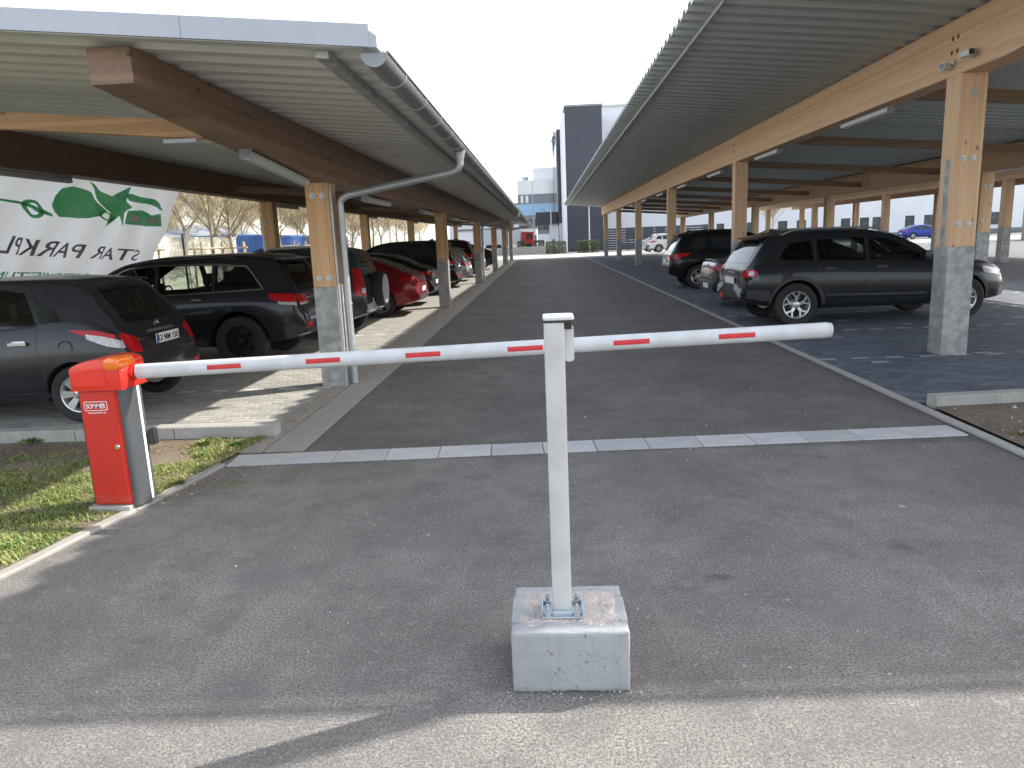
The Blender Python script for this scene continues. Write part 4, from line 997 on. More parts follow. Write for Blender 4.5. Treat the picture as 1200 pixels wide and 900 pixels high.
            if st == 'y5':
                for k in range(5):
                    a = 2 * PI * k / 5 + .3; spoke(a, .03, ry * .55, .045, .05); spoke(a, ry * .5, ry - .012, .03, .032, ry * .33); spoke(a, ry * .5, ry - .012, .03, .032, -ry * .33)
            elif st == 'multi':
                for k in range(10): spoke(2 * PI * k / 10, .03, ry - .012, .028, .022, .03 if k % 2 else -.03)
            elif st == 'hubcap':
                for k in range(7): spoke(2 * PI * k / 7, .03, ry - .012, .05, .085)
            else:
                for k in range(5):
                    spoke(2 * PI * k / 5, .03, ry - .012, .035, .03, .035); spoke(2 * PI * k / 5, .03, ry - .012, .035, .03, -.035)
            rm.lathe([(0, y1 + .004), (.03, y1 + .004), (.055, y1 - .004), (.06, y0)], (0, 0, 0), 'Y', 18, 0)
            for k in range(5):
                a = 2 * PI * k / 5 + .3; rm.tube([(.045 * math.cos(a), y1 - .01, .045 * math.sin(a)), (.045 * math.cos(a), y1 + .006, .045 * math.sin(a))], .006, 6, 1)
            ms = {'black': [blackrim, blackp], 'hubcap': [alloy, blackp]}.get(st, [alloy, blackrim])
            rim = rm.build('rim', ms, smooth=35)
            RIMS[key] = (ty.data, rim.data); bpy.data.objects.remove(ty); bpy.data.objects.remove(rim)
        tm, rmm = RIMS[key]
        for xw in sp['wheels']:
            for sg in (-1, 1):
                wo_ = bpy.data.objects.new('wheel', None); COL.objects.link(wo_); wo_.parent = s.root; wo_.empty_display_size = .1
                wo_.location = (xw - s.L / 2, sg * (s.W / 2 - wd / 2 - .012), r)
                if sg < 0: wo_.rotation_euler = (0, 0, PI)
                piece('tyre', tm, wo_, (0, 0, 0)); piece('rim', rmm, wo_, (0, 0, 0))
    def arches(s, m, t=.06):
        r = s.sp['r'] + s.sp.get('gap', .05)
        for xw in s.sp['wheels']:
            for sg in (-1, 1):
                lo = [(xw + (r - .002) * math.cos(a), s.sp['r'] + (r - .002) * math.sin(a)) for a in [PI * k / 16 for k in range(0, 17)]]
                up = [(xw + (r + t) * math.cos(a), s.sp['r'] + (r + t) * math.sin(a)) for a in [PI * k / 16 for k in range(0, 17)]]
                s.P('wheel_arch_trim', m, 'side', sg, lo, up, nu=20, nv=3, off=.012)
    def handles(s, xs, z, m):
        for x in xs:
            for sg in (-1, 1):
                p = s.at('side', sg, x, z)
                MB().prism([(p.x + q[0], p.z + q[1]) for q in rounded(.2, .032, .014, 3)], 'Y', p.y + sg * .012, p.y + sg * .034).prism([(p.x + q[0], p.z + q[1]) for q in rounded(.16, .06, .025, 3)], 'Y', p.y - sg * .02, p.y + sg * .003).build('door_handle', m, s.root, smooth=40)
    def plate(s, z, txt=None, w=.52, x=None):
        p = s.at('rear', 0, 0, z)
        q = s.at('rear', 0, 0, z - .05); x0 = min(p.x, q.x) - .006
        o = MB().box((x0 - .008, -w / 2, z - .055), (x0, w / 2, z + .055)).build('number_plate', plate_w, s.root, bevel=.003)
        if txt:
            text_obj('lettering', txt, .098, blackp, o, (x0 - .0085, .205, z - .036), (0, -1, 0), (0, 0, 1), .002, .43)
            MB().box((x0 - .0095, w / 2 - .045, z - .052), (x0 - .0082, w / 2 - .003, z + .052)).build('blue_band', plate_b, o)
    def mirrors(s, x, z, m):
        for sg in (-1, 1):
            p = s.at('side', sg, x, z)
            MB().prism([(p.x + q[0], p.z + .03 + q[1]) for q in rounded(.12, .15, .05, 4)], 'Y', p.y + sg * .03, p.y + sg * .2).box((p.x - .03, min(p.y - sg * .05, p.y + sg * .06), p.z - .03), (p.x + .03, max(p.y - sg * .05, p.y + sg * .06), p.z + .01)).build('side_mirror', m, s.root, bevel=.012, smooth=50)
    def rails(s, x0, x1, m, dy=.1, h=.05):
        for sg in (-1, 1):
            pts = []
            for k in range(9):
                x = x0 + (x1 - x0) * k / 8; y = sg * (s.W / 2 * .965 - dy - .36 * .35)
                p = s.at('top', 1, x, y); pts.append((p.x, p.y, p.z + (h if 0 < k < 8 else -.01)))
            MB().tube(pts, .017, 8).build('roof_rail', m, s.root, smooth=50)
RIMS = {}
def taillights(c, sidelo, sideup, rlo, rup, m=None):
    for sg in (-1, 1):
        mb = c.patch('side', sg, sidelo, sideup, 8, 5, .006)
        if rlo: c.patch('rear', 1, [(sg * a, b) for a, b in rlo], [(sg * a, b) for a, b in rup], 6, 5, .006, mb)
        mb.build('tail_light', m or lamp_red, c.root, smooth=50)
def generic(c, beltz, winx, rearwin, wind, side_split=(), pillar=True):
    """windows from the outline: side glass as polylines, rear glass, windscreen, headlights, seams"""
    pass

PLAN = lambda L: [(0, .80), (.1, .895), (.35, .975), (.9, 1.0), (L - 1.3, 1.0), (L - .6, .96), (L - .2, .84), (L, .66)]
def bottom(L): return [(0, .36), (.35, .27), (.9, .2), (L - 1.0, .2), (L - .3, .24), (L, .3)]

# 1 -- small dark hatchback, nearest on the left
def hatchback(label, loc, rz, pnt, plate=None):
    L = 3.9
    sp = dict(L=L, W=1.70, r=.305, wheels=(.62, 3.13), rim='hubcap', rr=.66, tw=.185, paint=pnt, gap=.045, tumble=.42,
              top=[(0, .62), (.03, .74), (.10, .86), (.17, 1.0), (.36, 1.24), (.52, 1.42), (.68, 1.475), (1.1, 1.505), (1.7, 1.51), (2.2, 1.46), (2.6, 1.31), (3.1, .99), (3.5, .88), (3.78, .74), (3.9, .52)],
              bot=bottom(L), plan=PLAN(L), belt=[(0, .9), (.6, 1.0), (1.6, .95), (3, .87), (3.9, .6)])
    c = Car('parked_car', label, sp, loc, rz)
    w1 = ([(1.0, 1.04), (1.45, .995), (1.97, .965)], [(1.17, 1.37), (1.5, 1.43), (1.95, 1.435)]); w2 = ([(2.04, .962), (2.5, .935), (2.9, .925)], [(2.02, 1.435), (2.3, 1.38), (2.88, 1.0)])
    rw = ([(-.55, 1.02), (0, .99), (.55, 1.02)], [(-.47, 1.39), (0, 1.415), (.47, 1.39)]); fw = ([(-.6, 1.02), (0, 1.0), (.6, 1.02)], [(-.5, 1.4), (0, 1.43), (.5, 1.4)])
    c.cabin([w1, w2], rw, fw)
    for w_ in (w1, w2): c.both('side_window', clearg, *w_)
    c.both('quarter_window', glass, [(.74, 1.08), (.95, 1.05)], [(.8, 1.17), (1.08, 1.34)], nu=6)
    c.P('rear_window', tintg, 'rear', 1, *rw, nu=12, nv=8); c.P('windscreen', clearg, 'front', 1, *fw, nu=12, nv=6)
    for sg in (-1, 1):
        mb = c.patch('side', sg, [(.10, .78), (.35, .86), (.62, .97)], [(.14, .90), (.34, .965), (.64, .985)], 10, 4, .007); c.patch('rear', 1, [(sg * .55, .70), (sg * .69, .72)], [(sg * .52, .86), (sg * .7, .93)], 6, 4, .007, mb)
        t = mb.build('tail_light', lamp_red, c.root, smooth=50)
        c.patch('side', sg, [(.10, .765), (.25, .80), (.45, .885)], [(.13, .85), (.27, .90), (.46, .935)], 8, 3, .0095).build('clear_lens', lamp_white, t, smooth=50)
    c.P('head_light', lamp_white, 'side', 1, [(3.3, .72), (3.74, .62)], [(3.3, .8), (3.74, .73)]); c.P('head_light', lamp_white, 'side', -1, [(3.3, .72), (3.74, .62)], [(3.3, .8), (3.74, .73)])
    for sg in (-1, 1):
        mb = c.line('side', sg, [(1.0, 1.38), (.98, 1.05), (1.0, .8), (.93, .62), (.95, .33)]); c.line('side', sg, [(2.0, 1.42), (2.0, .95), (2.03, .32)], mb=mb); c.line('side', sg, [(2.98, .92), (2.92, .6), (2.8, .32)], mb=mb); c.line('side', sg, [(.95, .33), (2.8, .32)], mb=mb)
        mb.build('door_seam', blackp, c.root)
        p = c.at('side', sg, .68, .8); MB().lathe([(.071, -.02), (.071, .0022), (.078, .0022), (.078, -.02)], (p.x, p.y, p.z), 'Y', 20).build('fuel_flap', blackp, c.root)
        c.line('side', sg, [(.9, .3), (2.8, .3)], .05, off=.012).build('sill', pnt, c.root, smooth=50)
    mb = c.line('rear', 1, [(-.6, .68), (0, .655), (.6, .68)], .01); c.line('rear', 1, [(-.58, .95), (-.6, .7)], .008, mb); c.line('rear', 1, [(.58, .95), (.6, .7)], .008, mb); mb.build('tailgate_seam', blackp, c.root)
    c.P('plate_trim', chrome, 'rear', 1, [(-.28, .875), (.28, .875)], [(-.27, .905), (.27, .905)], nu=8, off=.02)
    p = c.at('rear', 1, 0, .955); MB().lathe([(.035, -.012), (.045, -.012), (.045, 0), (.035, 0)], (p.x - .002, 0, .955), 'X', 18).lathe([(.012, -.012), (.02, -.012), (.02, 0), (.012, 0)], (p.x - .002, 0, .965), 'X', 14).build('badge', chrome, c.root)
    c.P('model_badge', chrome, 'rear', 1, [(.36, .82), (.5, .82)], [(.36, .84), (.5, .84)], off=.006)
    c.handles((1.18, 2.2), .86, chrome); c.plate(.80, plate, .5); c.mirrors(2.72, .98, pnt)
    MB().tube([(-L / 2 + .44, -.5, 1.445), (-L / 2 + .40, 0, 1.475), (-L / 2 + .44, .5, 1.445)], [.012, .016, .012], 8).build('spoiler_lip', pnt, c.root, smooth=50)
    c.P('reflector', lamp_red, 'rear', 1, [(.52, .43), (.64, .43)], [(.52, .47), (.64, .47)], off=.005); c.P('reflector', lamp_red, 'rear', 1, [(-.64, .43), (-.52, .43)], [(-.64, .47), (-.52, .47)], off=.005)
    MB().tube([(-L / 2 + .42, .2, 1.5), (-L / 2 + .9, .2, 1.5)], .001, 4)
    return c
# 2 -- big dark SUV
def big_suv(label, loc, rz, pnt, rim='black', plate=None, L=4.83, W=1.93, Hh=1.76, chrome_win=True):
    k = Hh / 1.76
    sp = dict(L=L, W=W, r=.385, wheels=(1.0, 3.9), rim=rim, rr=.62, tw=.25, paint=pnt, gap=.075, tumble=.36,
              top=[(0, .60 * k), (.03, .82 * k), (.07, 1.0 * k), (.14, 1.18 * k), (.33, 1.50 * k), (.45, 1.66 * k), (.62, 1.715 * k), (1.3, 1.76 * k), (2.1, 1.755 * k), (2.7, 1.68 * k), (3.1, 1.5 * k), (3.6, 1.16 * k), (4.2, 1.08 * k), (4.6, 1.0 * k), (4.78, .86 * k), (4.83, .6)],
              bot=[(0, .45), (.4, .36), (1, .3), (3.9, .3), (4.83, .36)], plan=PLAN(L), belt=[(0, 1.1 * k), (1, 1.16 * k), (2.5, 1.12 * k), (3.6, 1.08 * k), (4.83, .8)])
    c = Car('parked_car', label, sp, loc, rz); z = lambda v: v * k
    wins = [('quarter_window', [(.62, z(1.24)), (1.32, z(1.215))], [(.86, z(1.56)), (1.32, z(1.6))]), ('side_window', [(1.38, z(1.21)), (2.2, z(1.185))], [(1.38, z(1.605)), (2.2, z(1.62))]), ('side_window', [(2.26, z(1.183)), (3.36, z(1.16))], [(2.26, z(1.62)), (2.68, z(1.58)), (3.3, z(1.21))])]
    rw = ([(-.66, z(1.19)), (0, z(1.17)), (.66, z(1.19))], [(-.56, z(1.58)), (0, z(1.6)), (.56, z(1.58))]); fw = ([(-.7, z(1.2)), (0, z(1.19)), (.7, z(1.2))], [(-.58, z(1.62)), (0, z(1.65)), (.58, z(1.62))])
    if chrome_win: c.cabin([w_[1:] for w_ in wins], rw, fw)
    for nm, lo, up in wins: c.both(nm, (tintg if nm == 'quarter_window' else clearg) if chrome_win else glass, lo, up)
    if chrome_win:
        for sg in (-1, 1):
            mb = c.line('side', sg, [(.6, z(1.225)), (.84, z(1.575)), (1.35, z(1.625)), (2.3, z(1.64)), (2.72, z(1.6)), (3.4, z(1.18))], .022, off=.008, n=30); c.line('side', sg, [(.6, z(1.215)), (2, z(1.175)), (3.4, z(1.15))], .015, mb, .008, 20); mb.build('window_trim', chrome, c.root)
    c.P('rear_window', tintg if chrome_win else glass, 'rear', 1, *rw, nu=12, nv=7)
    c.P('windscreen', clearg if chrome_win else glass, 'front', 1, *fw, nu=12, nv=6)
    for sg in (-1, 1):
        mb = c.patch('side', sg, [(.05, z(.98)), (.25, z(1.0)), (.5, z(1.06))], [(.09, z(1.12)), (.25, z(1.13)), (.52, z(1.15))], 8, 4, .008); c.patch('rear', 1, [(sg * .5, z(.99)), (sg * .8, z(.97))], [(sg * .5, z(1.1)), (sg * .8, z(1.12))], 6, 4, .008, mb)
        t = mb.build('tail_light', lamp_red, c.root, smooth=50)
        mb = c.patch('side', sg, [(.05, z(.95)), (.2, z(.955)), (.36, z(.975))], [(.06, z(.99)), (.2, z(1.0)), (.38, z(1.02))], 6, 3, .0095); c.patch('rear', 1, [(sg * .52, z(.955)), (sg * .8, z(.945))], [(sg * .52, z(.99)), (sg * .8, z(.985))], 5, 3, .0095, mb); mb.build('clear_lens', lamp_white, t, smooth=50)
        c.P('reflector', lamp_red, 'rear', 1, [(sg * .56, z(.58)), (sg * .78, z(.58))], [(sg * .56, z(.66)), (sg * .78, z(.66))], off=.008)
        mb = c.line('side', sg, [(1.35, z(1.62)), (1.35, z(1.0)), (1.5, z(.75)), (1.52, .42)]); c.line('side', sg, [(2.23, z(1.64)), (2.23, z(1.15)), (2.25, .4)], mb=mb); c.line('side', sg, [(3.4, z(1.14)), (3.35, z(.8)), (3.3, .4)], mb=mb); mb.build('door_seam', blackp, c.root)
        c.P('head_light', lamp_white, 'side', sg, [(4.2, z(.9)), (4.66, z(.85))], [(4.2, z(1.0)), (4.66, z(.96))])
        c.line('side', sg, [(1.5, .38), (3.3, .38)], .1, off=.015).build('sill', CLAD, c.root, smooth=50)
    c.arches(pnt, .07); c.handles((1.6, 2.5), z(1.07), chrome); c.plate(z(.93), plate); c.mirrors(3.15, z(1.18), pnt)
    c.P('chrome_bar', chrome, 'rear', 1, [(-.5, z(1.02)), (.5, z(1.02))], [(-.5, z(1.055)), (.5, z(1.055))], nu=10, off=.012)
    c.P('rear_bumper_cladding', CLAD, 'rear', 1, [(-.74, .5), (0, .5), (.74, .5)], [(-.76, z(.56)), (0, z(.6)), (.76, z(.56))], nu=12, off=.01)
    c.P('bumper_trim', chrome, 'rear', 1, [(-.6, z(.70)), (.6, z(.70))], [(-.6, z(.725)), (.6, z(.725))], nu=12, off=.012)
    p = c.at('rear', 1, 0, z(1.62)); MB().prism([(p.x - .1, z(1.655)), (p.x + .3, z(1.725)), (p.x + .32, z(1.70)), (p.x - .07, z(1.635))], 'Y', -.6, .6).build('rear_spoiler', pnt, c.root, bevel=.008)
    q = c.at('top', 1, .95, 0); MB().prism([(q.x - .1, q.z - .01), (q.x - .07, q.z + .06), (q.x - .03, q.z + .055), (q.x + .1, q.z - .005)], 'Y', -.02, .02).build('roof_fin', blackp, c.root, bevel=.006)
    c.rails(1.0, 2.6, blackp, .1, .035)
    return c
# 3 -- short SUV with the spare wheel on its tailgate
def spare_suv(label, loc, rz, pnt):
    L = 4.2
    sp = dict(L=L, W=1.78, r=.35, wheels=(.72, 3.3), rim='multi', rr=.62, tw=.22, paint=pnt, gap=.06, tumble=.3,
              top=[(0, .62), (.02, .85), (.05, 1.05), (.14, 1.35), (.24, 1.58), (.36, 1.655), (.9, 1.7), (1.9, 1.69), (2.3, 1.6), (2.9, 1.12), (3.5, 1.03), (4.0, .92), (4.2, .6)],
              bot=[(0, .42), (.4, .32), (1, .26), (3.2, .26), (4.2, .34)], plan=PLAN(L), belt=[(0, 1.02), (2, 1.04), (3, 1.0), (4.2, .75)])
    c = Car('parked_car', label, sp, loc, rz)
    for lo, up in (([(.45, 1.13), (.98, 1.1)], [(.52, 1.5), (.98, 1.53)]), ([(1.04, 1.1), (1.8, 1.08)], [(1.04, 1.53), (1.8, 1.54)]), ([(1.86, 1.08), (2.75, 1.05)], [(1.86, 1.54), (2.2, 1.5), (2.7, 1.1)])): c.both('side_window', glass, lo, up)
    c.P('rear_window', glass, 'rear', 1, [(-.56, 1.1), (.56, 1.1)], [(-.5, 1.53), (.5, 1.53)], nu=10, nv=6)
    c.P('windscreen', glass, 'front', 1, [(-.6, 1.12), (.6, 1.12)], [(-.52, 1.55), (.52, 1.55)], nu=10, nv=6)
    taillights(c, [(.04, .78), (.2, .8)], [(.12, 1.3), (.24, 1.3)], [(.66, .76), (.76, .78)], [(.62, 1.28), (.7, 1.3)])
    for sg in (-1, 1): c.P('clear_lens', lamp_white, 'rear', 1, [(sg * .67, .84), (sg * .77, .84)], [(sg * .66, .93), (sg * .76, .93)], off=.009)
    # spare wheel in its cover ring
    y = -.08; sw = bpy.data.objects.new('spare_wheel', None); COL.objects.link(sw); sw.parent = c.root; sw.location = (-L / 2 - .02, y, .86)
    MB().lathe([(0, .06), (.33, .06), (.35, .02), (.35, -.14), (.33, -.175), (.285, -.18)], (0, 0, 0), 'X', 36).build('tyre', tyre_m, sw, smooth=40)
    MB().lathe([(.288, -.17), (.283, -.19), (.24, -.192), (.22, -.2), (0, -.204)], (0, 0, 0), 'X', 36).build('wheel_cover', SATIN, sw, smooth=40)
    c.arches(CLAD, .06); c.handles((1.15, 2.05), .95, pnt); c.mirrors(2.6, 1.1, pnt)
    c.P('rear_bumper_cladding', SATIN, 'rear', 1, [(-.7, .46), (.7, .46)], [(-.7, .62), (.7, .62)], nu=12, off=.03)
    mb = MB()
    for sg in (-1, 1): c.line('side', sg, [(1.01, 1.55), (1.01, .45)], mb=mb); c.line('side', sg, [(1.83, 1.55), (1.84, .4)], mb=mb)
    mb.build('door_seam', blackp, c.root); c.rails(.6, 2.0, zinc, .12, .05); c.plate(.66, None)
    return c
# 4 -- smooth fastback / hatch
def fastback(label, loc, rz, pnt, Hh=1.45, rim='multi', plate=None, L=4.5, W=1.82):
    k = Hh / 1.45; z = lambda v: v * k
    sp = dict(L=L, W=W, r=.335, wheels=(.92, 3.6), rim=rim, rr=.68, tw=.225, paint=pnt, gap=.045, tumble=.42,
              top=[(0, z(.62)), (.03, z(.80)), (.08, z(.93)), (.16, z(1.0)), (.35, z(1.07)), (.75, z(1.25)), (1.2, z(1.39)), (1.8, z(1.45)), (2.4, z(1.42)), (2.9, z(1.25)), (3.4, z(1.0)), (4.0, z(.88)), (4.35, z(.74)), (4.5, z(.5))],
              bot=bottom(L), plan=PLAN(L), belt=[(0, z(.9)), (1, z(.97)), (2, z(.93)), (3.3, z(.86)), (4.5, z(.6))])
    c = Car('parked_car', label, sp, loc, rz)
    for lo, up in (([(.95, z(1.03)), (1.65, z(.98))], [(1.15, z(1.24)), (1.65, z(1.35))]), ([(1.71, z(.975)), (2.4, z(.95))], [(1.71, z(1.355)), (2.4, z(1.345))]), ([(2.46, z(.948)), (3.2, z(.93))], [(2.46, z(1.34)), (2.7, z(1.26)), (3.15, z(.97))])): c.both('side_window', glass, lo, up)
    c.P('rear_window', glass, 'top', 1, [(.42, -.5), (.42, 0), (.42, .5)], [(1.05, -.44), (1.15, 0), (1.05, .44)], nu=12, nv=8)
    c.P('windscreen', glass, 'top', 1, [(2.55, -.5), (2.5, 0), (2.55, .5)], [(3.25, -.62), (3.35, 0), (3.25, .62)], nu=12, nv=8)
    taillights(c, [(.05, z(.82)), (.4, z(.88))], [(.09, z(.93)), (.42, z(.95))], [(.36, z(.8)), (.8, z(.8))], [(.36, z(.87)), (.8, z(.92))])
    mb = MB()
    for sg in (-1, 1):
        c.line('side', sg, [(1.68, z(1.37)), (1.68, z(.9)), (1.75, .3)], mb=mb); c.line('side', sg, [(2.43, z(1.37)), (2.43, .3)], mb=mb)
        c.P('head_light', lamp_white, 'side', sg, [(3.9, z(.7)), (4.3, z(.6))], [(3.9, z(.77)), (4.3, z(.7))])
        mb2 = c.line('side', sg, [(.9, z(1.0)), (1.2, z(1.3)), (1.8, z(1.385)), (2.5, z(1.365)), (3.2, z(.95))], .014, off=.006, n=30); mb2.build('window_trim', blackp, c.root)
    c.line('rear', 1, [(-.62, z(.7)), (0, z(.68)), (.62, z(.7))], .01, mb); mb.build('door_seam', blackp, c.root)
    c.handles((1.85, 2.6), z(.84), pnt); c.plate(z(.62), plate, .5); c.mirrors(3.0, z(.98), pnt)
    c.P('rear_diffuser', CLAD, 'rear', 1, [(-.7, .385), (.7, .385)], [(-.66, .47), (0, .5), (.66, .47)], nu=12, off=.012)
    return c
def saloon(label, loc, rz, pnt, L=4.6):
    sp = dict(L=L, W=1.83, r=.335, wheels=(1.02, 3.8), rim='multi', rr=.68, tw=.225, paint=pnt, gap=.045, tumble=.42,
              top=[(0, .62), (.03, .86), (.08, 1.0), (.2, 1.06), (.62, 1.09), (1.0, 1.22), (1.45, 1.38), (2.0, 1.44), (2.5, 1.42), (2.95, 1.26), (3.45, 1.0), (4.1, .9), (4.45, .76), (4.6, .5)],
              bot=bottom(L), plan=PLAN(L), belt=[(0, .92), (1, .98), (2, .95), (3.4, .88), (4.6, .6)])
    c = Car('parked_car', label, sp, loc, rz)
    for lo, up in (([(1.1, 1.04), (1.72, 1.0)], [(1.3, 1.24), (1.72, 1.34)]), ([(1.78, .995), (2.45, .97)], [(1.78, 1.35), (2.45, 1.34)]), ([(2.51, .968), (3.25, .95)], [(2.51, 1.335), (2.75, 1.26), (3.2, .99)])): c.both('side_window', glass, lo, up)
    c.P('rear_window', glass, 'top', 1, [(.66, -.55), (.66, 0), (.66, .55)], [(1.38, -.46), (1.42, 0), (1.38, .46)], nu=12, nv=8)
    c.P('windscreen', glass, 'top', 1, [(2.6, -.5), (2.55, 0), (2.6, .5)], [(3.3, -.62), (3.4, 0), (3.3, .62)], nu=12, nv=8)
    taillights(c, [(.05, .84), (.42, .92)], [(.09, .97), (.42, .985)], [(.4, .85), (.82, .83)], [(.4, .94), (.82, .97)])
    mb = MB()
    for sg in (-1, 1): c.line('side', sg, [(1.75, 1.37), (1.75, .9), (1.82, .3)], mb=mb); c.line('side', sg, [(2.48, 1.37), (2.48, .3)], mb=mb)
    c.line('rear', 1, [(-.62, .74), (0, .72), (.62, .74)], .01, mb); mb.build('door_seam', blackp, c.root)
    p = c.at('rear', 1, 0, .95); MB().lathe([(0, -.01), (.032, -.01), (.04, 0)], (p.x, 0, .95), 'X', 16).build('badge', chrome, c.root)
    c.P('chrome_bar', chrome, 'rear', 1, [(-.72, .585), (0, .575), (.72, .585)], [(-.72, .605), (0, .595), (.72, .605)], nu=12, off=.006)
    c.P('rear_diffuser', CLAD, 'rear', 1, [(-.7, .385), (.7, .385)], [(-.68, .53), (.68, .53)], nu=12, off=.01)
    c.handles((1.9, 2.65), .86, pnt); c.plate(.48, None, .5); c.mirrors(3.05, 1.0, pnt)
    MB().tube([(-L / 2 + .12, -.6, 1.05), (-L / 2 + .09, 0, 1.075), (-L / 2 + .12, .6, 1.05)], [.012, .016, .012], 8).build('boot_lip', pnt, c.root, smooth=50)
    return c
# crossover SUV (the near right car and relatives)
def crossover(label, loc, rz, pnt, Hh=1.66, near=True, rim='y5', W=1.80, L=4.34):
    k = Hh / 1.66; z = lambda v: v * k
    sp = dict(L=L, W=W, r=.352, wheels=(.84, 3.51), rim=rim, rr=.64, tw=.225, paint=pnt, gap=.055, tumble=.34,
              top=[(0, z(.66)), (.03, z(.84)), (.06, z(1.0)), (.13, z(1.12)), (.30, z(1.40)), (.42, z(1.54)), (.58, z(1.595)), (1.1, z(1.635)), (1.9, z(1.63)), (2.35, z(1.56)), (2.75, z(1.38)), (3.15, z(1.12)), (3.7, z(1.05)), (4.1, z(.95)), (4.28, z(.8)), (4.34, z(.55))],
              bot=[(0, .42), (.4, .33), (1, .27), (3.4, .27), (4.34, .34)], plan=PLAN(L), belt=[(0, z(1.02)), (1, z(1.09)), (2.2, z(1.05)), (3.2, z(1.0)), (4.34, z(.75))])
    c = Car('parked_car', label, sp, loc, rz)
    w0 = ([(.54, z(1.165)), (1.1, z(1.14))], [(.75, z(1.44)), (1.1, z(1.475))]); w1 = ([(1.2, z(1.135)), (1.95, z(1.11))], [(1.18, z(1.485)), (1.95, z(1.5))]); w2 = ([(2.02, z(1.108)), (2.97, z(1.075))], [(2.02, z(1.5)), (2.35, z(1.455)), (2.93, z(1.12))])
    rw = ([(-.6, z(1.12)), (0, z(1.11)), (.6, z(1.12))], [(-.52, z(1.48)), (0, z(1.5)), (.52, z(1.48))]); fw = ([(-.62, z(1.16)), (.62, z(1.16))], [(-.52, z(1.52)), (.52, z(1.52))])
    if near: c.cabin([w0, w1, w2], rw, fw)
    c.both('quarter_window', tintg if near else glass, *w0, nu=8); c.both('side_window', tintg if near else glass, *w1); c.both('side_window', clearg if near else glass, *w2)
    c.P('rear_window', tintg if near else glass, 'rear', 1, *rw, nu=12, nv=7); c.P('windscreen', clearg if near else glass, 'front', 1, *fw, nu=12, nv=6)
    for sg in (-1, 1):
        if near:
            mb = c.patch('side', sg, [(.05, z(.84)), (.24, z(.84))], [(.1, z(1.06)), (.25, z(1.07))], 7, 6, .012); c.patch('rear', 1, [(sg * .6, z(.84)), (sg * .8, z(.84))], [(sg * .6, z(1.05)), (sg * .76, z(1.06))], 6, 6, .012, mb)
            t = mb.build('tail_light', glass, c.root, smooth=50)
            p = c.at('side', sg, .15, z(.95)); q = c.at('rear', 1, sg * .71, z(.95))
            mb = c.patch('side', sg, [(.075, z(.90)), (.17, z(.88)), (.215, z(.93))], [(.09, z(1.0)), (.17, z(1.02)), (.215, z(.97))], 7, 5, .0155); c.patch('rear', 1, [(sg * .63, z(.88)), (sg * .78, z(.88))], [(sg * .63, z(1.01)), (sg * .78, z(1.01))], 6, 5, .0155, mb); mb.build('red_lens', lamp_red, t, smooth=50)
            c.patch('side', sg, [(.075, z(.915)), (.14, z(.905)), (.165, z(.94))], [(.09, z(.985)), (.14, z(.995)), (.165, z(.96))], 6, 4, .0185).build('clear_lens', lamp_white, t, smooth=50)
        else:
            mb = c.patch('side', sg, [(.05, z(.86)), (.3, z(.9)), (.6, z(1.0))], [(.09, z(1.0)), (.3, z(1.04)), (.62, z(1.03))], 8, 4, .007); c.patch('rear', 1, [(sg * .4, z(.87)), (sg * .8, z(.86))], [(sg * .4, z(.97)), (sg * .8, z(1.0))], 6, 4, .007, mb); mb.build('tail_light', lamp_red, c.root, smooth=50)
        mb = c.line('side', sg, [(1.15, z(1.5)), (1.14, z(1.1)), (1.28, z(.8)), (1.32, .4)]); c.line('side', sg, [(1.97, z(1.5)), (1.97, z(1.1)), (2.0, .4)], mb=mb); c.line('side', sg, [(3.0, z(1.07)), (2.98, z(.8)), (2.9, .4)], mb=mb); c.line('side', sg, [(1.32, .41), (2.9, .41)], mb=mb)
        mb.build('door_seam', blackp, c.root)
        c.line('side', sg, [(1.35, .33), (2.85, .33)], .11, off=.016).build('sill', CLAD, c.root, smooth=50)
        c.line('side', sg, [(1.3, .5), (2.2, .48), (2.9, .47)], .035, off=.012).build('door_moulding', CLAD if near else pnt, c.root, smooth=50)
        c.P('head_light', lamp_white, 'side', sg, [(3.85, z(.82)), (4.22, z(.75))], [(3.85, z(.92)), (4.22, z(.86))])
        c.P('reflector', lamp_red, 'side', sg, [(.1, .5), (.3, .5)], [(.1, .53), (.3, .53)], off=.006)
        # bumper cladding with its silver horn
        mb = c.patch('side', sg, [(.06, .48), (.42, .42)], [(.06, .62), (.4, .6)], 6, 3, .01); mb.build('bumper_corner', CLAD if near else pnt, c.root, smooth=50)
    c.P('rear_bumper_cladding', CLAD, 'rear', 1, [(-.7, .46), (.7, .46)], [(-.73, .68), (.73, .68)], nu=12, off=.012)
    if near:
        for sg in (-1, 1): c.P('skid_plate_horn', SATIN, 'rear', 1, [(sg * .34, .62), (sg * .64, .49)], [(sg * .34, .70), (sg * .70, .62)], off=.03)
        c.P('tailgate_trim', CLAD, 'rear', 1, [(-.34, z(.9)), (.34, z(.9))], [(-.34, z(.97)), (.34, z(.97))], nu=10, off=.012)
        text_obj('badge', 'DACIA', .05, chrome, c.root, (c.at('rear', 1, 0, z(.93)).x - .013, .16, z(.915)), (0, -1, 0), (0, 0, 1), .001, .32)
        MB().tube([(-L / 2 + .05, 0, .42), (-L / 2 - .1, 0, .41), (-L / 2 - .13, 0, .45)], .018, 8).build('tow_bar', blackp, c.root, smooth=40)
        bl = MB().lathe([(0, .0), (.038, .0), (.04, .06), (.03, .09), (0, .095)], (-L / 2 - .13, 0, .45), 'Z', 14).build('tow_ball_cap', mat('red_rubber', (.45, .05, .03), None, 10, .5), c.root, smooth=40)
        p = c.at('side', 1, .12, z(.78))
    mb = c.line('rear', 1, [(-.6, .72), (.6, .72)], .01); mb.build('tailgate_seam', blackp, c.root)
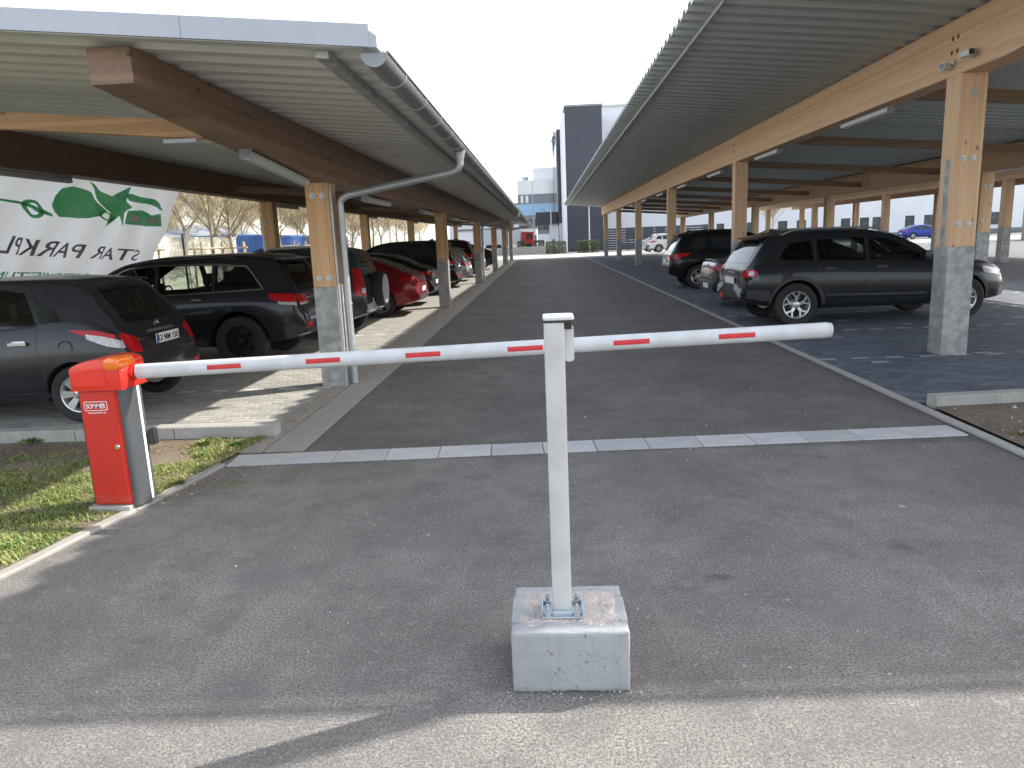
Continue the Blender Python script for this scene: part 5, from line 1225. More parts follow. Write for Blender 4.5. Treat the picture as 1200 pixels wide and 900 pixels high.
    p = c.at('rear', 1, 0, z(1.52)); MB().prism([(p.x - .1, z(1.545)), (p.x + .22, z(1.605)), (p.x + .24, z(1.585)), (p.x - .07, z(1.525))], 'Y', -.56, .56).build('rear_spoiler', pnt, c.root, bevel=.008)
    c.arches(CLAD if near else pnt, .05); c.handles((1.36, 2.18), z(.98), blackp if near else pnt); c.plate(z(.8), None, .52)
    c.mirrors(2.86, z(1.12), pnt); c.rails(.62, 2.35, zincd if near else blackp, .1, .05)
    q = c.at('top', 1, .75, 0); MB().prism([(q.x - .1, q.z - .01), (q.x - .08, q.z + .055), (q.x - .04, q.z + .05), (q.x + .1, q.z - .005)], 'Y', -.02, .02).build('roof_fin', blackp, c.root, bevel=.006)
    return c
DGREY = paint('dark_grey_paint', (0.024, 0.0245, 0.029), .1); DGREY2 = paint('charcoal_paint', (0.015, 0.0158, 0.019), .1); GREYP = paint('slate_grey_paint', (0.011, 0.0135, 0.018), 0.1, 0.36)
BLACKP = paint('black_paint', (0.008, 0.008, 0.01), 0.1); REDP = paint('dark_red_paint', (0.19, 0.009, 0.016)); MIDG = paint('mid_grey_paint', (0.036, 0.038, 0.043), .1); SILV = paint('silver_paint', (0.42, 0.43, 0.44), 0.5); BLUEP = paint('blue_paint', (0.02, 0.045, 0.28)); WHITEP = paint('white_paint', (0.72, 0.72, 0.72), 0)
G = 'cars parked tail outwards in the left carport'; GRr = 'cars parked in the right carport'
def put(fn, label, rear_x, cy, left, *a, group=None, tilt=0, sc=.92, **kw):
    c = fn(label, (0, 0, 0), 0, *a, **kw)
    c.root.scale = (sc, sc, sc); c.root.location = (rear_x - sc * c.L / 2 if left else rear_x + sc * c.L / 2, cy, 0.017); c.root.rotation_euler = (0, 0, (PI if left else 0) + tilt)
    if group: c.root['group'] = group
    return c
put(hatchback, 'small dark grey hatchback nearest on the left behind the red barrier housing', -3.98, 7.47, True, DGREY, 'GI MM 150', group=G)
put(big_suv, 'large charcoal SUV with chrome window trim beside the small hatchback', -3.28, 10.6, True, DGREY2, 'black', 'GI', 4.83, 1.93, 1.665, group=G)
put(spare_suv, 'short grey SUV with a spare wheel on its tailgate behind the front left post', -3.12, 13.35, True, MIDG, group=G)
put(fastback, 'dark red fastback parked beside the SUV with the spare wheel', -2.78, 16.75, True, REDP, group=G)
put(fastback, 'low black car with white number plate partly behind the second left post', -2.85, 19.4, True, BLACKP, 1.47, group=G)
put(big_suv, 'tall black people carrier with silver lamps past the second left post', -2.62, 23.0, True, BLACKP, 'multi', None, 4.83, 1.93, 1.78, False, group=G)
put(crossover, 'silver grey car with red lamps between the second and third left posts', -2.6, 26.2, True, SILV, 1.55, False, 'multi', group=G)
put(big_suv, 'dark brownish SUV just past the third left post', -2.7, 30.2, True, paint('maroon_paint', (0.02, 0.012, 0.013)), 'multi', None, 4.83, 1.93, 1.8, False, group=G)
put(crossover, 'grey car before the fourth left post', -2.65, 33.2, True, MIDG, 1.6, False, 'multi', group=G)
put(fastback, 'dark low car near the far end of the left carport', -2.6, 41.0, True, DGREY2, 1.5, group=G)
put(crossover, 'dark grey crossover with roof rails and tow bar nearest in the right carport', 3.2, 12.88, False, GREYP, 1.54, group=GRr, tilt=math.radians(2.0), sc=1.0)
put(saloon, 'grey saloon with boot lip parked just behind the dark grey crossover', 3.5, 16.0, False, MIDG, group=GRr)
put(crossover, 'black SUV with silver wheels parked beyond the grey saloon', 3.55, 21.7, False, BLACKP, 1.68, False, 'multi', group=GRr, sc=.96)
put(saloon, 'silver car standing beyond the black SUV under the far end of the right carport', 6.4, 34.5, False, SILV, group=GRr)
put(crossover, 'white car outside the far end of the right carport by the slatted screen', 9.0, 63.5, False, WHITEP, 1.7, False, 'multi')
put(fastback, 'silver grey car beside the white car by the slatted screen', 8.6, 66.8, False, SILV)
put(fastback, 'blue car parked in front of the white building at right', 35.2, 74.5, False, BLUEP, 1.45)
put(fastback, 'white car parked at the far right by the rubble wall', 30.5, 41.5, False, WHITEP, 1.5)

# ------------------------------------------------------------------ banner behind the left cars
bn = thing('banner', 'white banner with green emblem and mirrored lettering hung behind the left carport', 'banner', (0, 0, 0))
BX = -8.4
def bsurf(y, z, off=0.0):
    f = mn.noise((y * .7 + z * .6, z * .25, 2.0)) * .16 + .05 * math.sin((y - z * 1.1) * 5.0) + .03 * mn.noise((y * 3 - z * 3, z, 5))
    return (BX + f + off, y, z)
mb = MB(); NU, NV = 60, 24; vs = []
for j in range(NV + 1):
    t = j / NV; z = .95 + 2.25 * t; yr = 17.4 - 1.14 * (3.2 - z) + .1 * math.sin(t * 4); yl = 8.6 - .9 * (3.2 - z)
    for i in range(NU + 1): vs.append(bsurf(yl + (yr - yl) * i / NU, z))
mb.add(vs, [(j * (NU + 1) + i, j * (NU + 1) + i + 1, (j + 1) * (NU + 1) + i + 1, (j + 1) * (NU + 1) + i) for j in range(NV) for i in range(NU)])
mb.build('cloth', fabric_mat(), bn, smooth=180, recalc=False)
def print_mat(name, c1, c2):
    m = mat(name, c1, c2, 2.5, 0.7); t = m.node_tree; b = t.nodes['Principled BSDF']; tr = t.nodes.new('ShaderNodeBsdfTranslucent'); mx = t.nodes.new('ShaderNodeMixShader'); mx.inputs[0].default_value = 0.45
    t.links.new(b.inputs['Base Color'].links[0].from_socket, tr.inputs[0]); t.links.new(b.outputs[0], mx.inputs[1]); t.links.new(tr.outputs[0], mx.inputs[2]); t.links.new(mx.outputs[0], t.nodes['Material Output'].inputs[0]); return m
gprint = print_mat('green_print', (0.08, 0.42, 0.17), (0.2, 0.52, 0.27)); kprint = print_mat('dark_print', (0.09, 0.09, 0.1), (0.22, 0.22, 0.23))
def on_cloth(name, me, m):
    bm = bmesh.new(); bm.from_mesh(me)
    bmesh.ops.triangulate(bm, faces=bm.faces)
    for _ in range(3): bmesh.ops.subdivide_edges(bm, edges=[e for e in bm.edges if e.calc_length() > .12], cuts=1); bmesh.ops.triangulate(bm, faces=bm.faces)
    for v in bm.verts: v.co = bsurf(v.co.x, v.co.y, .035)
    bm.to_mesh(me); bm.free(); me.materials.clear(); me.materials.append(m)
    o = bpy.data.objects.new(name, me); COL.objects.link(o); o.parent = bn
    return o
def bannertext(txt, y_right, z_right, ang_dz, size, width, m):
    me = text_mesh(txt, 1.0, .012); xs = [v.co.x for v in me.vertices]; k = width / (max(xs) - min(xs)); x0 = min(xs)
    for v in me.vertices:
        s_ = (v.co.x - x0) * k; h = v.co.y * size * (1 + .09 * s_); y = y_right - s_ + 1.1 * h; v.co = (y, z_right + s_ * ang_dz + h, 0)
    return on_cloth('lettering', me, m)
bannertext('STAR PARKPLATZ', 14.72, 1.49, .06, .29, 5.15, kprint)
bannertext('VERMIETUNG', 13.05, 1.2, .05, .15, 2.9, gprint)
def emblem(pts, m, name='emblem'):
    me = bpy.data.meshes.new(name); me.from_pydata([(p[0], p[1], 0) for p in pts], [], [tuple(range(len(pts)))]); return on_cloth(name, me, m)
emblem([(13.55, 2.98), (14.35, 2.75), (14.95, 2.98), (14.82, 2.68), (15.15, 2.58), (14.72, 2.45), (14.62, 2.17), (14.35, 2.38), (13.85, 2.16), (14.12, 2.42)], gprint)
emblem([(12.5, 2.5), (12.62, 2.66), (12.85, 2.8), (13.15, 2.86), (13.55, 2.78), (13.85, 2.62), (14.05, 2.46), (13.85, 2.36), (13.5, 2.31), (13.0, 2.29), (12.6, 2.31)], gprint)
for pts in ([(14.75, 2.8), (15.0, 2.84), (15.8, 2.76), (16.3, 2.62), (16.35, 2.55), (16.05, 2.56), (15.5, 2.66), (14.95, 2.7)], [(14.72, 2.23), (14.95, 2.5), (15.35, 2.52), (15.6, 2.42), (16.2, 2.48), (16.1, 2.2), (15.4, 2.19)]): emblem(pts, gprint)
for pts in ([(14.95, 2.28), (15.05, 2.43), (15.22, 2.42), (15.2, 2.27)], [(15.38, 2.27), (15.45, 2.36), (16.02, 2.4), (16.0, 2.27)]):
    me = emblem([(p[0], p[1]) for p in pts], white_print, 'emblem_gap')
    for v in me.data.vertices: v.co.x += .012
# rings of the emblem
def ringshape(cy, cz, a, b_, m, tilt=.15):
    n_ = 20; me = bpy.data.meshes.new('emblem_ring'); vs = []
    for s_ in (1, .62):
        for k in range(n_): t = 2 * PI * k / n_; vs.append((cy + a * s_ * math.cos(t), cz + b_ * s_ * math.sin(t) - tilt * a * s_ * math.cos(t), 0))
    me.from_pydata(vs, [], [(k, (k + 1) % n_, n_ + (k + 1) % n_, n_ + k) for k in range(n_)]); return on_cloth('emblem_ring', me, m)
ringshape(13.98, 2.36, .17, .1, gprint); ringshape(12.0, 2.42, .3, .14, gprint)
emblem([(10.9, 2.62), (11.75, 2.52), (12.3, 2.42), (12.5, 2.36), (12.5, 2.31), (12.2, 2.36), (11.7, 2.48), (10.9, 2.59)], gprint)
for y in (9.6, 12.4, 15.2, 16.9): MB().tube([bsurf(y, 3.16), (-6.87, y + .1, 3.15)], .006, 5).build('tie_cord', blackp, bn)

# ------------------------------------------------------------------ fence, containers, sheds, trees on the left
fn_ = thing('screened_fence', 'cream screened wire fence behind the young trees at left', 'fence', (-14, 8, 0))
for k in range(10):
    y0 = 2.52 * k
    MB().box((-.012, y0 + .03, .05), (.012, y0 + 2.49, 2.22)).build('screen_panel', fencew, fn_)
    MB().box((.013, y0 - .03, 0), (.075, y0 + .03, 2.34)).build('fence_post', darkmetal, fn_, bevel=.004)
for k in range(10):
    mbw = MB()
    for j in range(12): mbw.box((.014, 2.52 * k + .1 + j * .2, .05), (.018, 2.52 * k + .103 + j * .2, 2.3))
    for j in range(8): mbw.box((.02, 2.52 * k + .03, .15 + j * .29), (.026, 2.52 * k + 2.49, .157 + j * .29))
    mbw.build('wire_mesh', zinc, fn_)
def container(label, loc, rz, m, lx=6.06, ly=2.44, h=2.59):
    t = thing('shipping_container', label, 'container', loc, rz, None); mb = MB(); ys = []
    n_ = 28; st = lx / n_; vs = []; fs = []
    for sy in (-1, 1):
        pts = []
        for k in range(n_): pts += [(-lx / 2 + k * st, 0), (-lx / 2 + k * st + st * .4, 0), (-lx / 2 + k * st + st * .5, .035), (-lx / 2 + k * st + st * .9, .035)]
        pts.append((lx / 2, 0)); o = len(vs)
        for x, d in pts: vs += [(x, sy * (ly / 2 - d), .12), (x, sy * (ly / 2 - d), h - .1)]
        for i in range(len(pts) - 1): fs.append((o + 2 * i, o + 2 * i + 2, o + 2 * i + 3, o + 2 * i + 1))
    mb.add(vs, fs); mb.build('side_walls', m, t)
    MB().box((-lx / 2, -ly / 2, h - .1), (lx / 2, ly / 2, h)).build('roof', m, t); MB().box((-lx / 2, -ly / 2, 0), (lx / 2, ly / 2, .12)).build('floor_frame', m, t)
    for sx in (-1, 1):
        for sy in (-1, 1): MB().box((sx * lx / 2 - .06, sy * ly / 2 - .06, .1), (sx * lx / 2 + .06, sy * ly / 2 + .06, h - .08)).build('corner_post', m, t)
        for q in (0, 1): MB().box((sx * (lx / 2 - .02) - .02, -ly / 2 + .06 + q * 1.17, .13), (sx * (lx / 2 - .02) + .02, -ly / 2 + .06 + q * 1.17 + 1.14, h - .11)).build('door_leaf', m, t)
    return t
for lb_, y_, m_ in (('blue shipping container just beyond the end of the cream fence', 36.75, bluec), ('blue shipping container farther back, behind the near left post', 42.7, bluec), ('white container between the near and second left posts', 50.0, lightgrey), ('white container farthest back on the left', 57.0, whitewall)):
    c_ = container(lb_, (-15.5, y_, 0), PI / 2, m_); c_.scale = (.91, .91, .91)
def shed(label, x0, x1, y0, y1, h, wm, rm_):
    t = thing('storage_hall', label, 'building', ((x0 + x1) / 2, (y0 + y1) / 2, 0)); hx, hy = (x1 - x0) / 2, (y1 - y0) / 2
    wl = MB().box((-hx, -hy, 0), (hx, hy, h)).build('wall', wm, t)
    MB().prism([(-hx - .3, h), (0, h + hx * .25), (hx + .3, h), (hx + .3, h + .12), (0, h + hx * .25 + .14), (-hx - .3, h + .12)], 'Y', -hy - .3, hy + .3).build('roof', rm_, t)
    for k in range(3):
        MB().box((hx + .0, -hy + hy * .3 + k * hy * .6, 0), (hx + .05, -hy + hy * .3 + k * hy * .6 + 2.4, 2.6)).build('door', darkmetal, t)
    return t
shed('low grey hall with a shallow roof behind the cream fence', -34, -24, 26, 42, 2.2, lightgrey, greypanel)
shed('long pale hall beyond the blue containers', -44, -30, 52, 84, 2.6, lightgrey, greypanel)

def bare_tree(seed, h, spread, levels=4):
    rg = random.Random(seed); tr = MB(); tw = MB()
    def br(p, d, ln, rad, lv):
        n_ = 4 if lv < 3 else 2; pts = [p]; rr = [rad]
        for i in range(n_):
            d = (d + Vector((rg.uniform(-.16, .16), rg.uniform(-.16, .16), rg.uniform(-.02, .14)))).normalized(); p = p + d * ln / n_; pts.append(p); rr.append(rad * (1 - .45 * (i + 1) / n_))
        (tr if lv < 2 else tw).tube(pts, rr, 7 if lv < 2 else 3, cap=False)
        if lv >= levels: return
        k = {0: 13, 1: 11, 2: 11, 3: 6}.get(lv, 4)
        for i in range(k):
            t = (.42 + .58 * i / k) if lv == 0 else (.2 + .8 * (i + rg.random()) / k); t = min(t, .99)
            q = pts[min(int(t * n_), n_ - 1)].lerp(pts[min(int(t * n_), n_ - 1) + 1], t * n_ - int(t * n_)); a = rg.uniform(0, 2 * PI)
            base = (pts[-1] - pts[0]).normalized(); ref = Vector((math.cos(a), math.sin(a), rg.uniform(.1, .6))).normalized()
            dd = (base * rg.uniform(.35, .75) + ref * spread).normalized(); br(q, dd, ln * rg.uniform(.38, .62), max(.0035, rad * .4), lv + 1)
    br(Vector((0, 0, 0)), Vector((0, 0, 1)), h * .75, .075, 0)
    a = tr.build('trunk', bark, smooth=60, recalc=False); b_ = tw.build('crown', twigm, recalc=False)
    ma, mb_ = a.data, b_.data; bpy.data.objects.remove(a); bpy.data.objects.remove(b_); return ma, mb_
TREES = [bare_tree(s_, h_, sp_) for s_, h_, sp_ in ((3, 6.0, .8), (8, 6.6, .7), (21, 5.6, .9), (33, 6.3, .75))]
def tree(label, x, y, k, sc, rz, group=None):
    t = thing('bare_tree', label, 'tree', (x, y, 0), rz, group); t.scale = (sc, sc, sc)
    piece('trunk', TREES[k][0], t, (0, 0, 0)); piece('crown', TREES[k][1], t, (0, 0, 0)); return t
ORD = ('nearest', 'second', 'third', 'fourth', 'fifth', 'sixth', 'seventh', 'eighth', 'ninth', 'tenth', 'eleventh', 'twelfth')
TG = 'bare young trees in rows behind the left carport'
places = [(-12.0, 21.5), (-11.7, 25.2), (-12.3, 29.2), (-11.8, 33.0), (-12.1, 37.5), (-11.9, 42.0), (-12.0, 46.5), (-11.8, 51.0), (-12.2, 56.0), (-11.9, 61.0), (-12.1, 66.5), (-12, 72.5)]
for i, (x, y) in enumerate(places):
    t = tree(ORD[i] + ' bare young tree in the staked row behind the left carport, counted from the viewer', x, y, i % 4, R_.uniform(.92, 1.1), R_.uniform(0, 6), TG)
    if i == 1: t['label'] = 'bare young tree with forked trunk and stakes beside the banner edge'
back = [(-17.5, 27), (-18.5, 32), (-18, 37), (-19.5, 43), (-18.5, 49), (-20, 55), (-18, 61), (-20, 67), (-18.5, 74), (-20, 82), (-17, 90), (-20, 97)]
for i, (x, y) in enumerate(back):
    tree(ORD[i] + ' bare tree in the row beyond the cream fence, counted from the viewer', x, y, (i + 2) % 4, R_.uniform(1.15, 1.45), R_.uniform(0, 6), 'bare trees in the second row beyond the fence')
far_t = [(-27, 33), (-29, 40), (-27, 48), (-30, 57), (-28, 66), (-31, 76), (-29, 88), (-26, 100), (-33, 50), (-34, 68), (-32, 95)]
for i, (x, y) in enumerate(far_t):
    tree(ORD[i] + ' of the taller bare trees round the far halls at left', x, y, (i + 1) % 4, R_.uniform(1.15, 1.4), R_.uniform(0, 6), 'taller bare trees far behind the halls at left')
tree('single bare tree standing in front of the white building at right', 24.5, 79.5, 1, .85, 1.0)
def stakes(label, x, y, rz):
    t = thing('tree_stake', label, 'tree stake', (x, y, 0), rz, 'timber stake frames round the young trees')
    for a in (0, 1, 2):
        an = a * 2 * PI / 3; MB().tube([(.62 * math.cos(an), .62 * math.sin(an), 0), (.55 * math.cos(an), .55 * math.sin(an), 1.95)], .04, 8).build('stake', stakem, t, smooth=50)
    for a in (0, 1, 2):
        an, bn_ = a * 2 * PI / 3, (a + 1) * 2 * PI / 3; p, q = Vector((.6 * math.cos(an), .6 * math.sin(an), 1.72)), Vector((.6 * math.cos(bn_), .6 * math.sin(bn_), 1.72)); d = (q - p) * .12
        MB().tube([p - d, q + d], .035, 6).build('cross_rail', stakem, t, smooth=50)
for i, (x, y) in enumerate(places[:7]): stakes('timber stake frame round the ' + ORD[i] + ' young tree behind the left carport', x, y, i * .7)

# ------------------------------------------------------------------ far buildings
def facade(mb, x0, x1, y, th, z0, z1, ops):
    """wall with real openings; ops = sorted list of (xa, xb, za, zb) in one row"""
    if not ops: mb.box((x0, y, z0), (x1, y + th, z1)); return
    za, zb = ops[0][2], ops[0][3]
    mb.box((x0, y, z0), (x1, y + th, za)); mb.box((x0, y, zb), (x1, y + th, z1)); x = x0
    for (a, b_, _, _) in ops: mb.box((x, y, za), (a, y + th, zb)); x = b_
    mb.box((x, y, za), (x1, y + th, zb))
def window(parent, xa, xb, za, zb, y, frame=darkmetal, mullion=False):
    f = MB(); t = .06
    f.box((xa, y + .05, za), (xa + t, y + .16, zb)).box((xb - t, y + .05, za), (xb, y + .16, zb)).box((xa + t, y + .05, zb - t), (xb - t, y + .16, zb)).box((xa + t, y + .05, za), (xb - t, y + .16, za + t))
    if mullion: f.box(((xa + xb) / 2 - .03, y + .055, za + t), ((xa + xb) / 2 + .03, y + .155, zb - t))
    w_ = f.build('window', frame, parent); MB().box((xa + t, y + .1, za + t), (xb - t, y + .11, zb - t)).build('pane', fglass, w_)
    MB().box((xa - .05, y - .06, za - .05), (xb + .05, y + .05, za - .002)).build('sill', lightgrey, w_)
wb = thing('office_building', 'long white office building with a row of windows behind the right carports', 'building', (0, 0, 0))
ops = []
for a, b_ in ((730, 742), (751, 762), (766, 777), (788, 798), (823, 829), (839, 848), (875, 881), (912, 923), (934, 945), (952, 959), (986, 997), (1008, 1019), (1023, 1035), (1061, 1072), (1083, 1094), (1110, 1121), (1134, 1145), (1160, 1171)):
    fx = lambda p: 24.75 + (p - 878) * .0995
    ops.append((fx(a), fx(b_), 1.0, 2.42))
mb = MB(); facade(mb, 6.9, 62, 90, .35, 0, 16.35, ops); mb.box((6.9, 90.36, 0), (62, 108, 16.35)); mb.build('wall', whitewall, wb)
for o_ in ops: window(wb, o_[0], o_[1], o_[2], o_[3], 90)
MB().box((6.73, 89.85, 16.352), (62.2, 108.2, 16.6)).build('parapet', lightgrey, wb)
MB().box((9.2, 89.94, 0), (62, 89.998, .55)).build('plinth', greypanel, wb)
tw_ = thing('tower_block', 'tall anthracite clad tower at the end of the lane', 'building', (0, 0, 0))
MB().box((2.75, 82, 0), (6.72, 90.0, 15.2)).build('wall', towerm, tw_)
for i in range(3):
    for j in range(5): MB().box((2.87 + i * 1.285, 81.94, 4.9 + j * 2.055), (2.87 + i * 1.285 + 1.280, 81.999, 4.9 + j * 2.055 + 2.05)).build('panel', towerm, tw_)
for j in range(16): MB().prism([(81.9, .3 + j * .285), (81.999, .3 + j * .285), (81.999, .56 + j * .285), (81.96, .56 + j * .285)], 'X', 2.87, 6.7).build('louvre', towerm2, tw_)
MB().box((2.68, 81.88, 15.202), (6.8, 90.1, 15.42)).build('parapet', zincd, tw_)
MB().box((2.42, 81.9, 0), (2.748, 90, 14.6)).build('white_corner_pier', whitewall, tw_)
an_ = thing('annex_block', 'dark glazed annex with white base beside the tall tower', 'building', (0, 0, 0))
MB().box((2.0, 90.5, 3.3), (6.5, 116, 14.2)).build('wall', towerm, an_); MB().box((2.1, 90.6, 0), (6.4, 115.9, 3.299)).build('base_wall', whitewall, an_)
for k in range(4):
    f = MB().box((1.93, 92 + k * 6, 5.0), (1.998, 96 + k * 6, 13)).build('window', lightgrey, an_); MB().box((1.9, 92.2 + k * 6, 5.2), (1.929, 95.8 + k * 6, 12.8)).build('pane', fglass, f)
MB().box((-.77, 92.5, 3.28), (1.92, 98, 4.75)).build('canopy', towerm2, an_)
MB().box((.9, 93, 0), (1.9, 97.5, 3.279)).build('canopy_pier', whitewall, an_); MB().box((1.05, 92.95, 0), (1.5, 92.999, 1.4)).build('door', greypanel, an_)
fb = thing('factory_building', 'distant banded factory with white, grey and pale blue cladding', 'building', (0, 0, 0))
for nm, z0, z1, m, pr in (('lower_wall', 0, 2.4, lightgrey, 0), ('wall_band', 2.4, 6.2, greypanel, .03), ('blue_band', 6.2, 8.4, bluepanel, .05), ('grey_band', 8.4, 10.3, greypanel, .02), ('white_band', 10.3, 13.0, lightgrey, .06)):
    MB().box((-4.75 - pr, 150 - pr, z0 + .002), (12, 170, z1)).build(nm, m, fb)
MB().box((-1.6, 152, 13.002), (10, 168, 15.5)).build('roof_block', lightgrey, fb)
for x in (-3.9, -2.9):
    f = MB().box((x - .3, 149.86, 8.6), (x + .3, 149.94, 10.1)).build('window', white_metal, fb); MB().box((x - .22, 149.84, 8.7), (x + .22, 149.859, 10.0)).build('pane', lightgrey, f)
for k in range(6):
    f = MB().box((-4.4 + k * 1.5, 149.9, 3.2), (-3.2 + k * 1.5, 149.965, 5.4)).build('window', darkmetal, fb); MB().box((-4.3 + k * 1.5, 149.87, 3.3), (-3.3 + k * 1.5, 149.899, 5.3)).build('pane', fglass, f)
MB().lathe([(0, 0), (.75, 0), (.75, 1.2), (0, 1.25)], (-3.3, 156, 13.0), 'Z', 14).build('roof_vent', lightgrey, fb, smooth=40)
ch = thing('chimney', 'slim dark flue stack rising beside the tall tower', 'chimney', (2.9, 149, 0))
MB().tube([(0, 0, 0), (0, 0, 21.0)], .5, 14).build('stack', towerm, ch, smooth=40); MB().tube([(0, 0, 21.0), (0, 0, 21.9)], .3, 12).build('flue_tip', zincd, ch, smooth=40); MB().tube([(0, 0, 20.0), (0, 0, 20.35)], .72, 14).build('collar', greypanel, ch, smooth=40)
gw = thing('grey_warehouse', 'distant grey warehouse at the far left of the banded factory', 'building', (0, 0, 0))
MB().box((-22, 175, 0), (-5.2, 190, 9.5)).build('wall', lightgrey, gw); MB().box((-22.2, 174.8, 9.502), (-5.1, 190.2, 9.9)).build('roof', greypanel, gw)
hall2 = thing('white_hall', 'low white hall with dark roof edge beyond the far end of the left carport', 'building', (0, 0, 0))
mb = MB(); o2_ = [(-9 + 2.2 * k, -7.6 + 2.2 * k, .9, 2.1) for k in range(4)]; facade(mb, -14, -.9, 120, .3, 0, 3.2, o2_); mb.box((-14, 120.31, 0), (-.9, 132, 3.2)); mb.build('wall', whitewall, hall2)
for o_ in o2_: window(hall2, *o_, 120)
MB().box((-14.2, 119.8, 3.202), (-.8, 132.2, 3.5)).build('roof', greypanel, hall2)
# slatted screen at the end of the right carport
ss = thing('slatted_screen', 'dark horizontal slat screen wall past the right carport', 'fence', (6.2, 76, 0))
for k in range(5): MB().box((k * 2.5 - .06, 0, 0), (k * 2.5 + .06, .1, 2.3)).build('fence_post', darkmetal, ss)
for k in range(4):
    for j in range(9): MB().box((k * 2.5 + .062, .03, .1 + j * .245), (k * 2.5 + 2.438, .07, .1 + j * .245 + .2)).build('slat', towerm2, ss)
lw = thing('low_wall', 'low pale concrete wall across the end of the lane at left', 'wall', (0, 0, 0))
for k in range(6): MB().box((-9.5 + k * 1.8, 78, -.01), (-9.5 + k * 1.8 + 1.79, 78.3, .75)).build('wall_block', kerbc, lw, bevel=.01)
def hedge(label, x0, x1, y0, y1, h, seed):
    rg = random.Random(seed); t = thing('clipped_hedge', label, 'hedge', ((x0 + x1) / 2, (y0 + y1) / 2, 0), 0, None); mb = MB(); hx, hy = (x1 - x0) / 2, (y1 - y0) / 2
    for k in range(int(2600 * (x1 - x0) * h / 1.5)):
        f = rg.random(); x, y, z = rg.uniform(-hx, hx), rg.uniform(-hy, hy), rg.uniform(.02, h)
        if f < .4: y = -hy + rg.gauss(0, .05)
        elif f < .6: z = h + rg.gauss(0, .04)
        elif f < .75: x = rg.choice((-hx, hx)) + rg.gauss(0, .04)
        s_ = rg.uniform(.03, .06); d = Vector((rg.uniform(-1, 1), rg.uniform(-1, 1), rg.uniform(-.4, 1))).normalized(); e = d.orthogonal().normalized(); g_ = d.cross(e)
        p = Vector((x, y, z)); mb.add([p + e * s_, p + g_ * s_ * .6, p - e * s_, p - g_ * s_ * .6], [(0, 1, 2, 3)])
    mb.build('leaves', hedgem, t, recalc=False)
    st = MB()
    for k in range(int((x1 - x0) / .3) + 1): st.tube([(-hx + .1 + k * .3, 0, 0), (-hx + .1 + k * .3 + rg.uniform(-.05, .05), 0, h * .8)], .018, 5)
    st.build('stems', bark, t)
hedge('clipped green hedge in front of the white pier left of the tower', .35, 2.25, 73.3, 74.3, 1.15, 1)
hedge('clipped green hedge in front of the anthracite tower', 3.5, 5.5, 73.3, 74.3, 1.15, 2)
hedge('small dark hedge behind the low wall, nearer the left carport', -2.9, -1.9, 84, 85, 1.3, 3)
hedge('small dark hedge behind the low wall, nearer the tower', -1.0, .1, 84, 85, 1.3, 4)
def lamp_post(label, x, y, h):
    t = thing('street_lamp', label, 'street lamp', (x, y, 0)); MB().tube([(0, 0, 0), (0, 0, h)], [.075, .045], 10).build('pole', lightgrey, t, smooth=50)
    MB().tube([(0, 0, h - .05), (0, 0, h + .05), (-.3, 0, h + .1), (-.75, 0, h + .1)], .03, 8).build('arm', lightgrey, t, smooth=50)
    MB().prism([(-1.15, h + .09), (-.6, h + .07), (-.58, h + .14), (-.85, h + .17), (-1.1, h + .14)], 'Y', -.11, .11).build('lamp_head', greypanel, t, bevel=.01)
lamp_post('tall street lamp in front of the banded factory', -1.15, 100, 9.3)
lamp_post('street lamp standing by the dark canopy', 1.0, 84, 4.6)
lamp_post('street lamp standing against the anthracite tower', 4.9, 78, 5.0)
tk = thing('delivery_truck', 'red cab lorry with pale box body beyond the far end of the left carport', 'lorry', (-3.0, 112, 0))
cabm = paint('lorry_red', (.5, .03, .03), 0)
cb = MB().prism([(-.2, .5), (1.9, .5), (1.95, 1.5), (1.7, 2.6), (-.2, 2.7)], 'Y', -1.15, 1.15).build('cab', cabm, tk, bevel=.06); MB().box((.5, -1.17, 1.55), (1.4, -1.151, 2.3)).build('side_window', glass, cb); MB().prism([(1.93, 1.5), (1.7, 2.45), (1.72, 2.46), (1.96, 1.51)], 'Y', -1.0, 1.0).build('windscreen', glass, cb)
MB().box((-6.5, -1.2, .9), (-.3, 1.2, 3.1)).build('cargo_box', lightgrey, tk, bevel=.03)
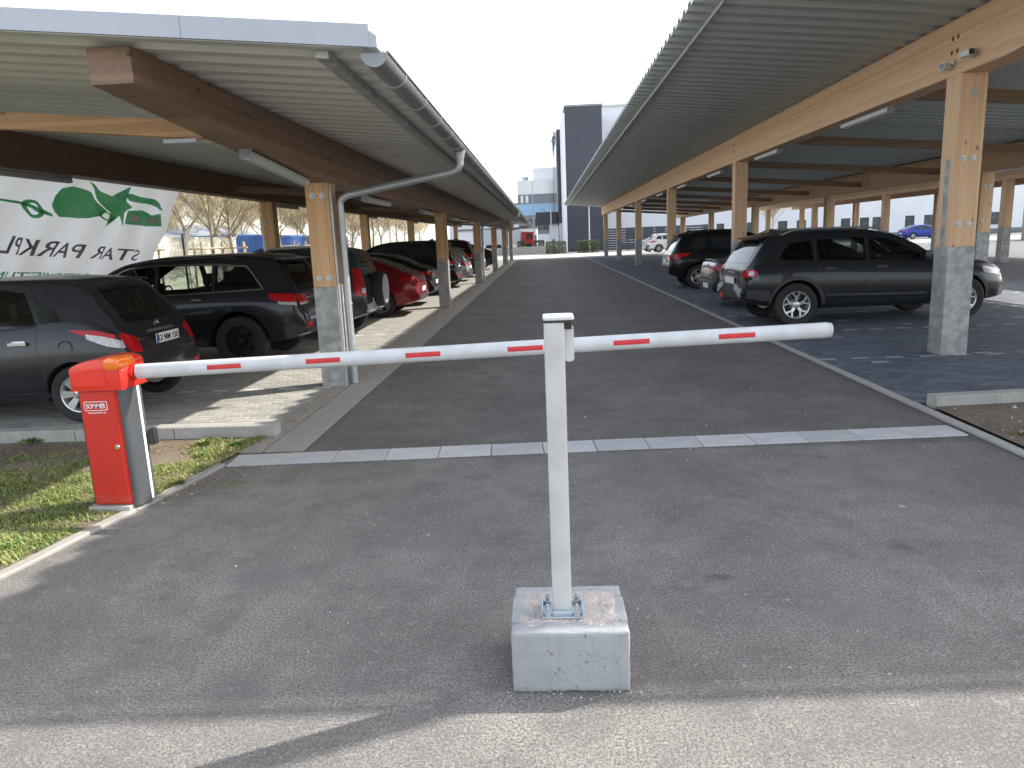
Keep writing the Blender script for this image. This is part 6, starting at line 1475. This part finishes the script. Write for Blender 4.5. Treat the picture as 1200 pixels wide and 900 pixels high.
for x in (.9, -3.8, -5.2):
    for y in (-1.05, 1.05): MB().lathe([(0, -.13), (.3, -.13), (.48, -.1), (.48, .1), (.3, .13), (0, .13)], (x, y, .48), 'Y', 20).build('wheel', tyre_m, tk, smooth=40)
# rubble wall and pale trailer at the far right
gbw = thing('gabion_wall', 'stone filled gabion wall at the far right edge', 'wall', (0, 0, 0))
sm_ = []
for k in range(4):
    bm = bmesh.new(); bmesh.ops.create_icosphere(bm, subdivisions=1, radius=.16)
    for v in bm.verts: v.co *= R_.uniform(.75, 1.2); 
    me = bpy.data.meshes.new('stone'); bm.to_mesh(me); bm.free(); me.materials.append(stonem); sm_.append(me)
MB().box((36.1, 56.35, 0), (60, 57.5, 3.3)).build('core', stonem, gbw)
mbs = MB(); cnt = 0
for j in range(13):
    for i in range(46):
        x, z = 36.1 + i * .27 + R_.uniform(-.06, .06), .14 + j * .25
        if cnt < 300 and i < 24: o_ = piece('stone', sm_[R_.randrange(4)], gbw, (x, 56.3 + R_.uniform(-.05, .05), z), R_.uniform(0, 6)); cnt += 1
        else:
            me = sm_[R_.randrange(4)]; mbs.add([(v.co.x + x, v.co.y + 56.3, v.co.z + z) for v in me.vertices], [tuple(p.vertices) for p in me.polygons])
tag(mbs.build('stones', stonem, gbw), kind='stuff')
trl = thing('box_trailer', 'pale flat sided trailer parked in front of the gabion wall', 'trailer', (36, 53.5, 0))
MB().box((0, -1.2, .95), (9, 1.2, 2.35)).build('box_body', mat('pale_grey_trailer', (.6, .6, .57), None, 2, .5), trl, bevel=.03); MB().box((.2, -1.0, .75), (8.8, 1.0, .948)).build('chassis', darkmetal, trl)
for x in (5.6, 6.9):
    for y in (-1.0, 1.0): MB().lathe([(0, -.12), (.28, -.12), (.42, -.1), (.42, .1), (.28, .12), (0, .12)], (x, y, .42), 'Y', 20).build('wheel', tyre_m, trl, smooth=40)
for k in range(8): MB().box((.4 + k * 1.15, -1.23, 1.0), (.46 + k * 1.15, -1.201, 2.3)).build('side_rib', zincd, trl)
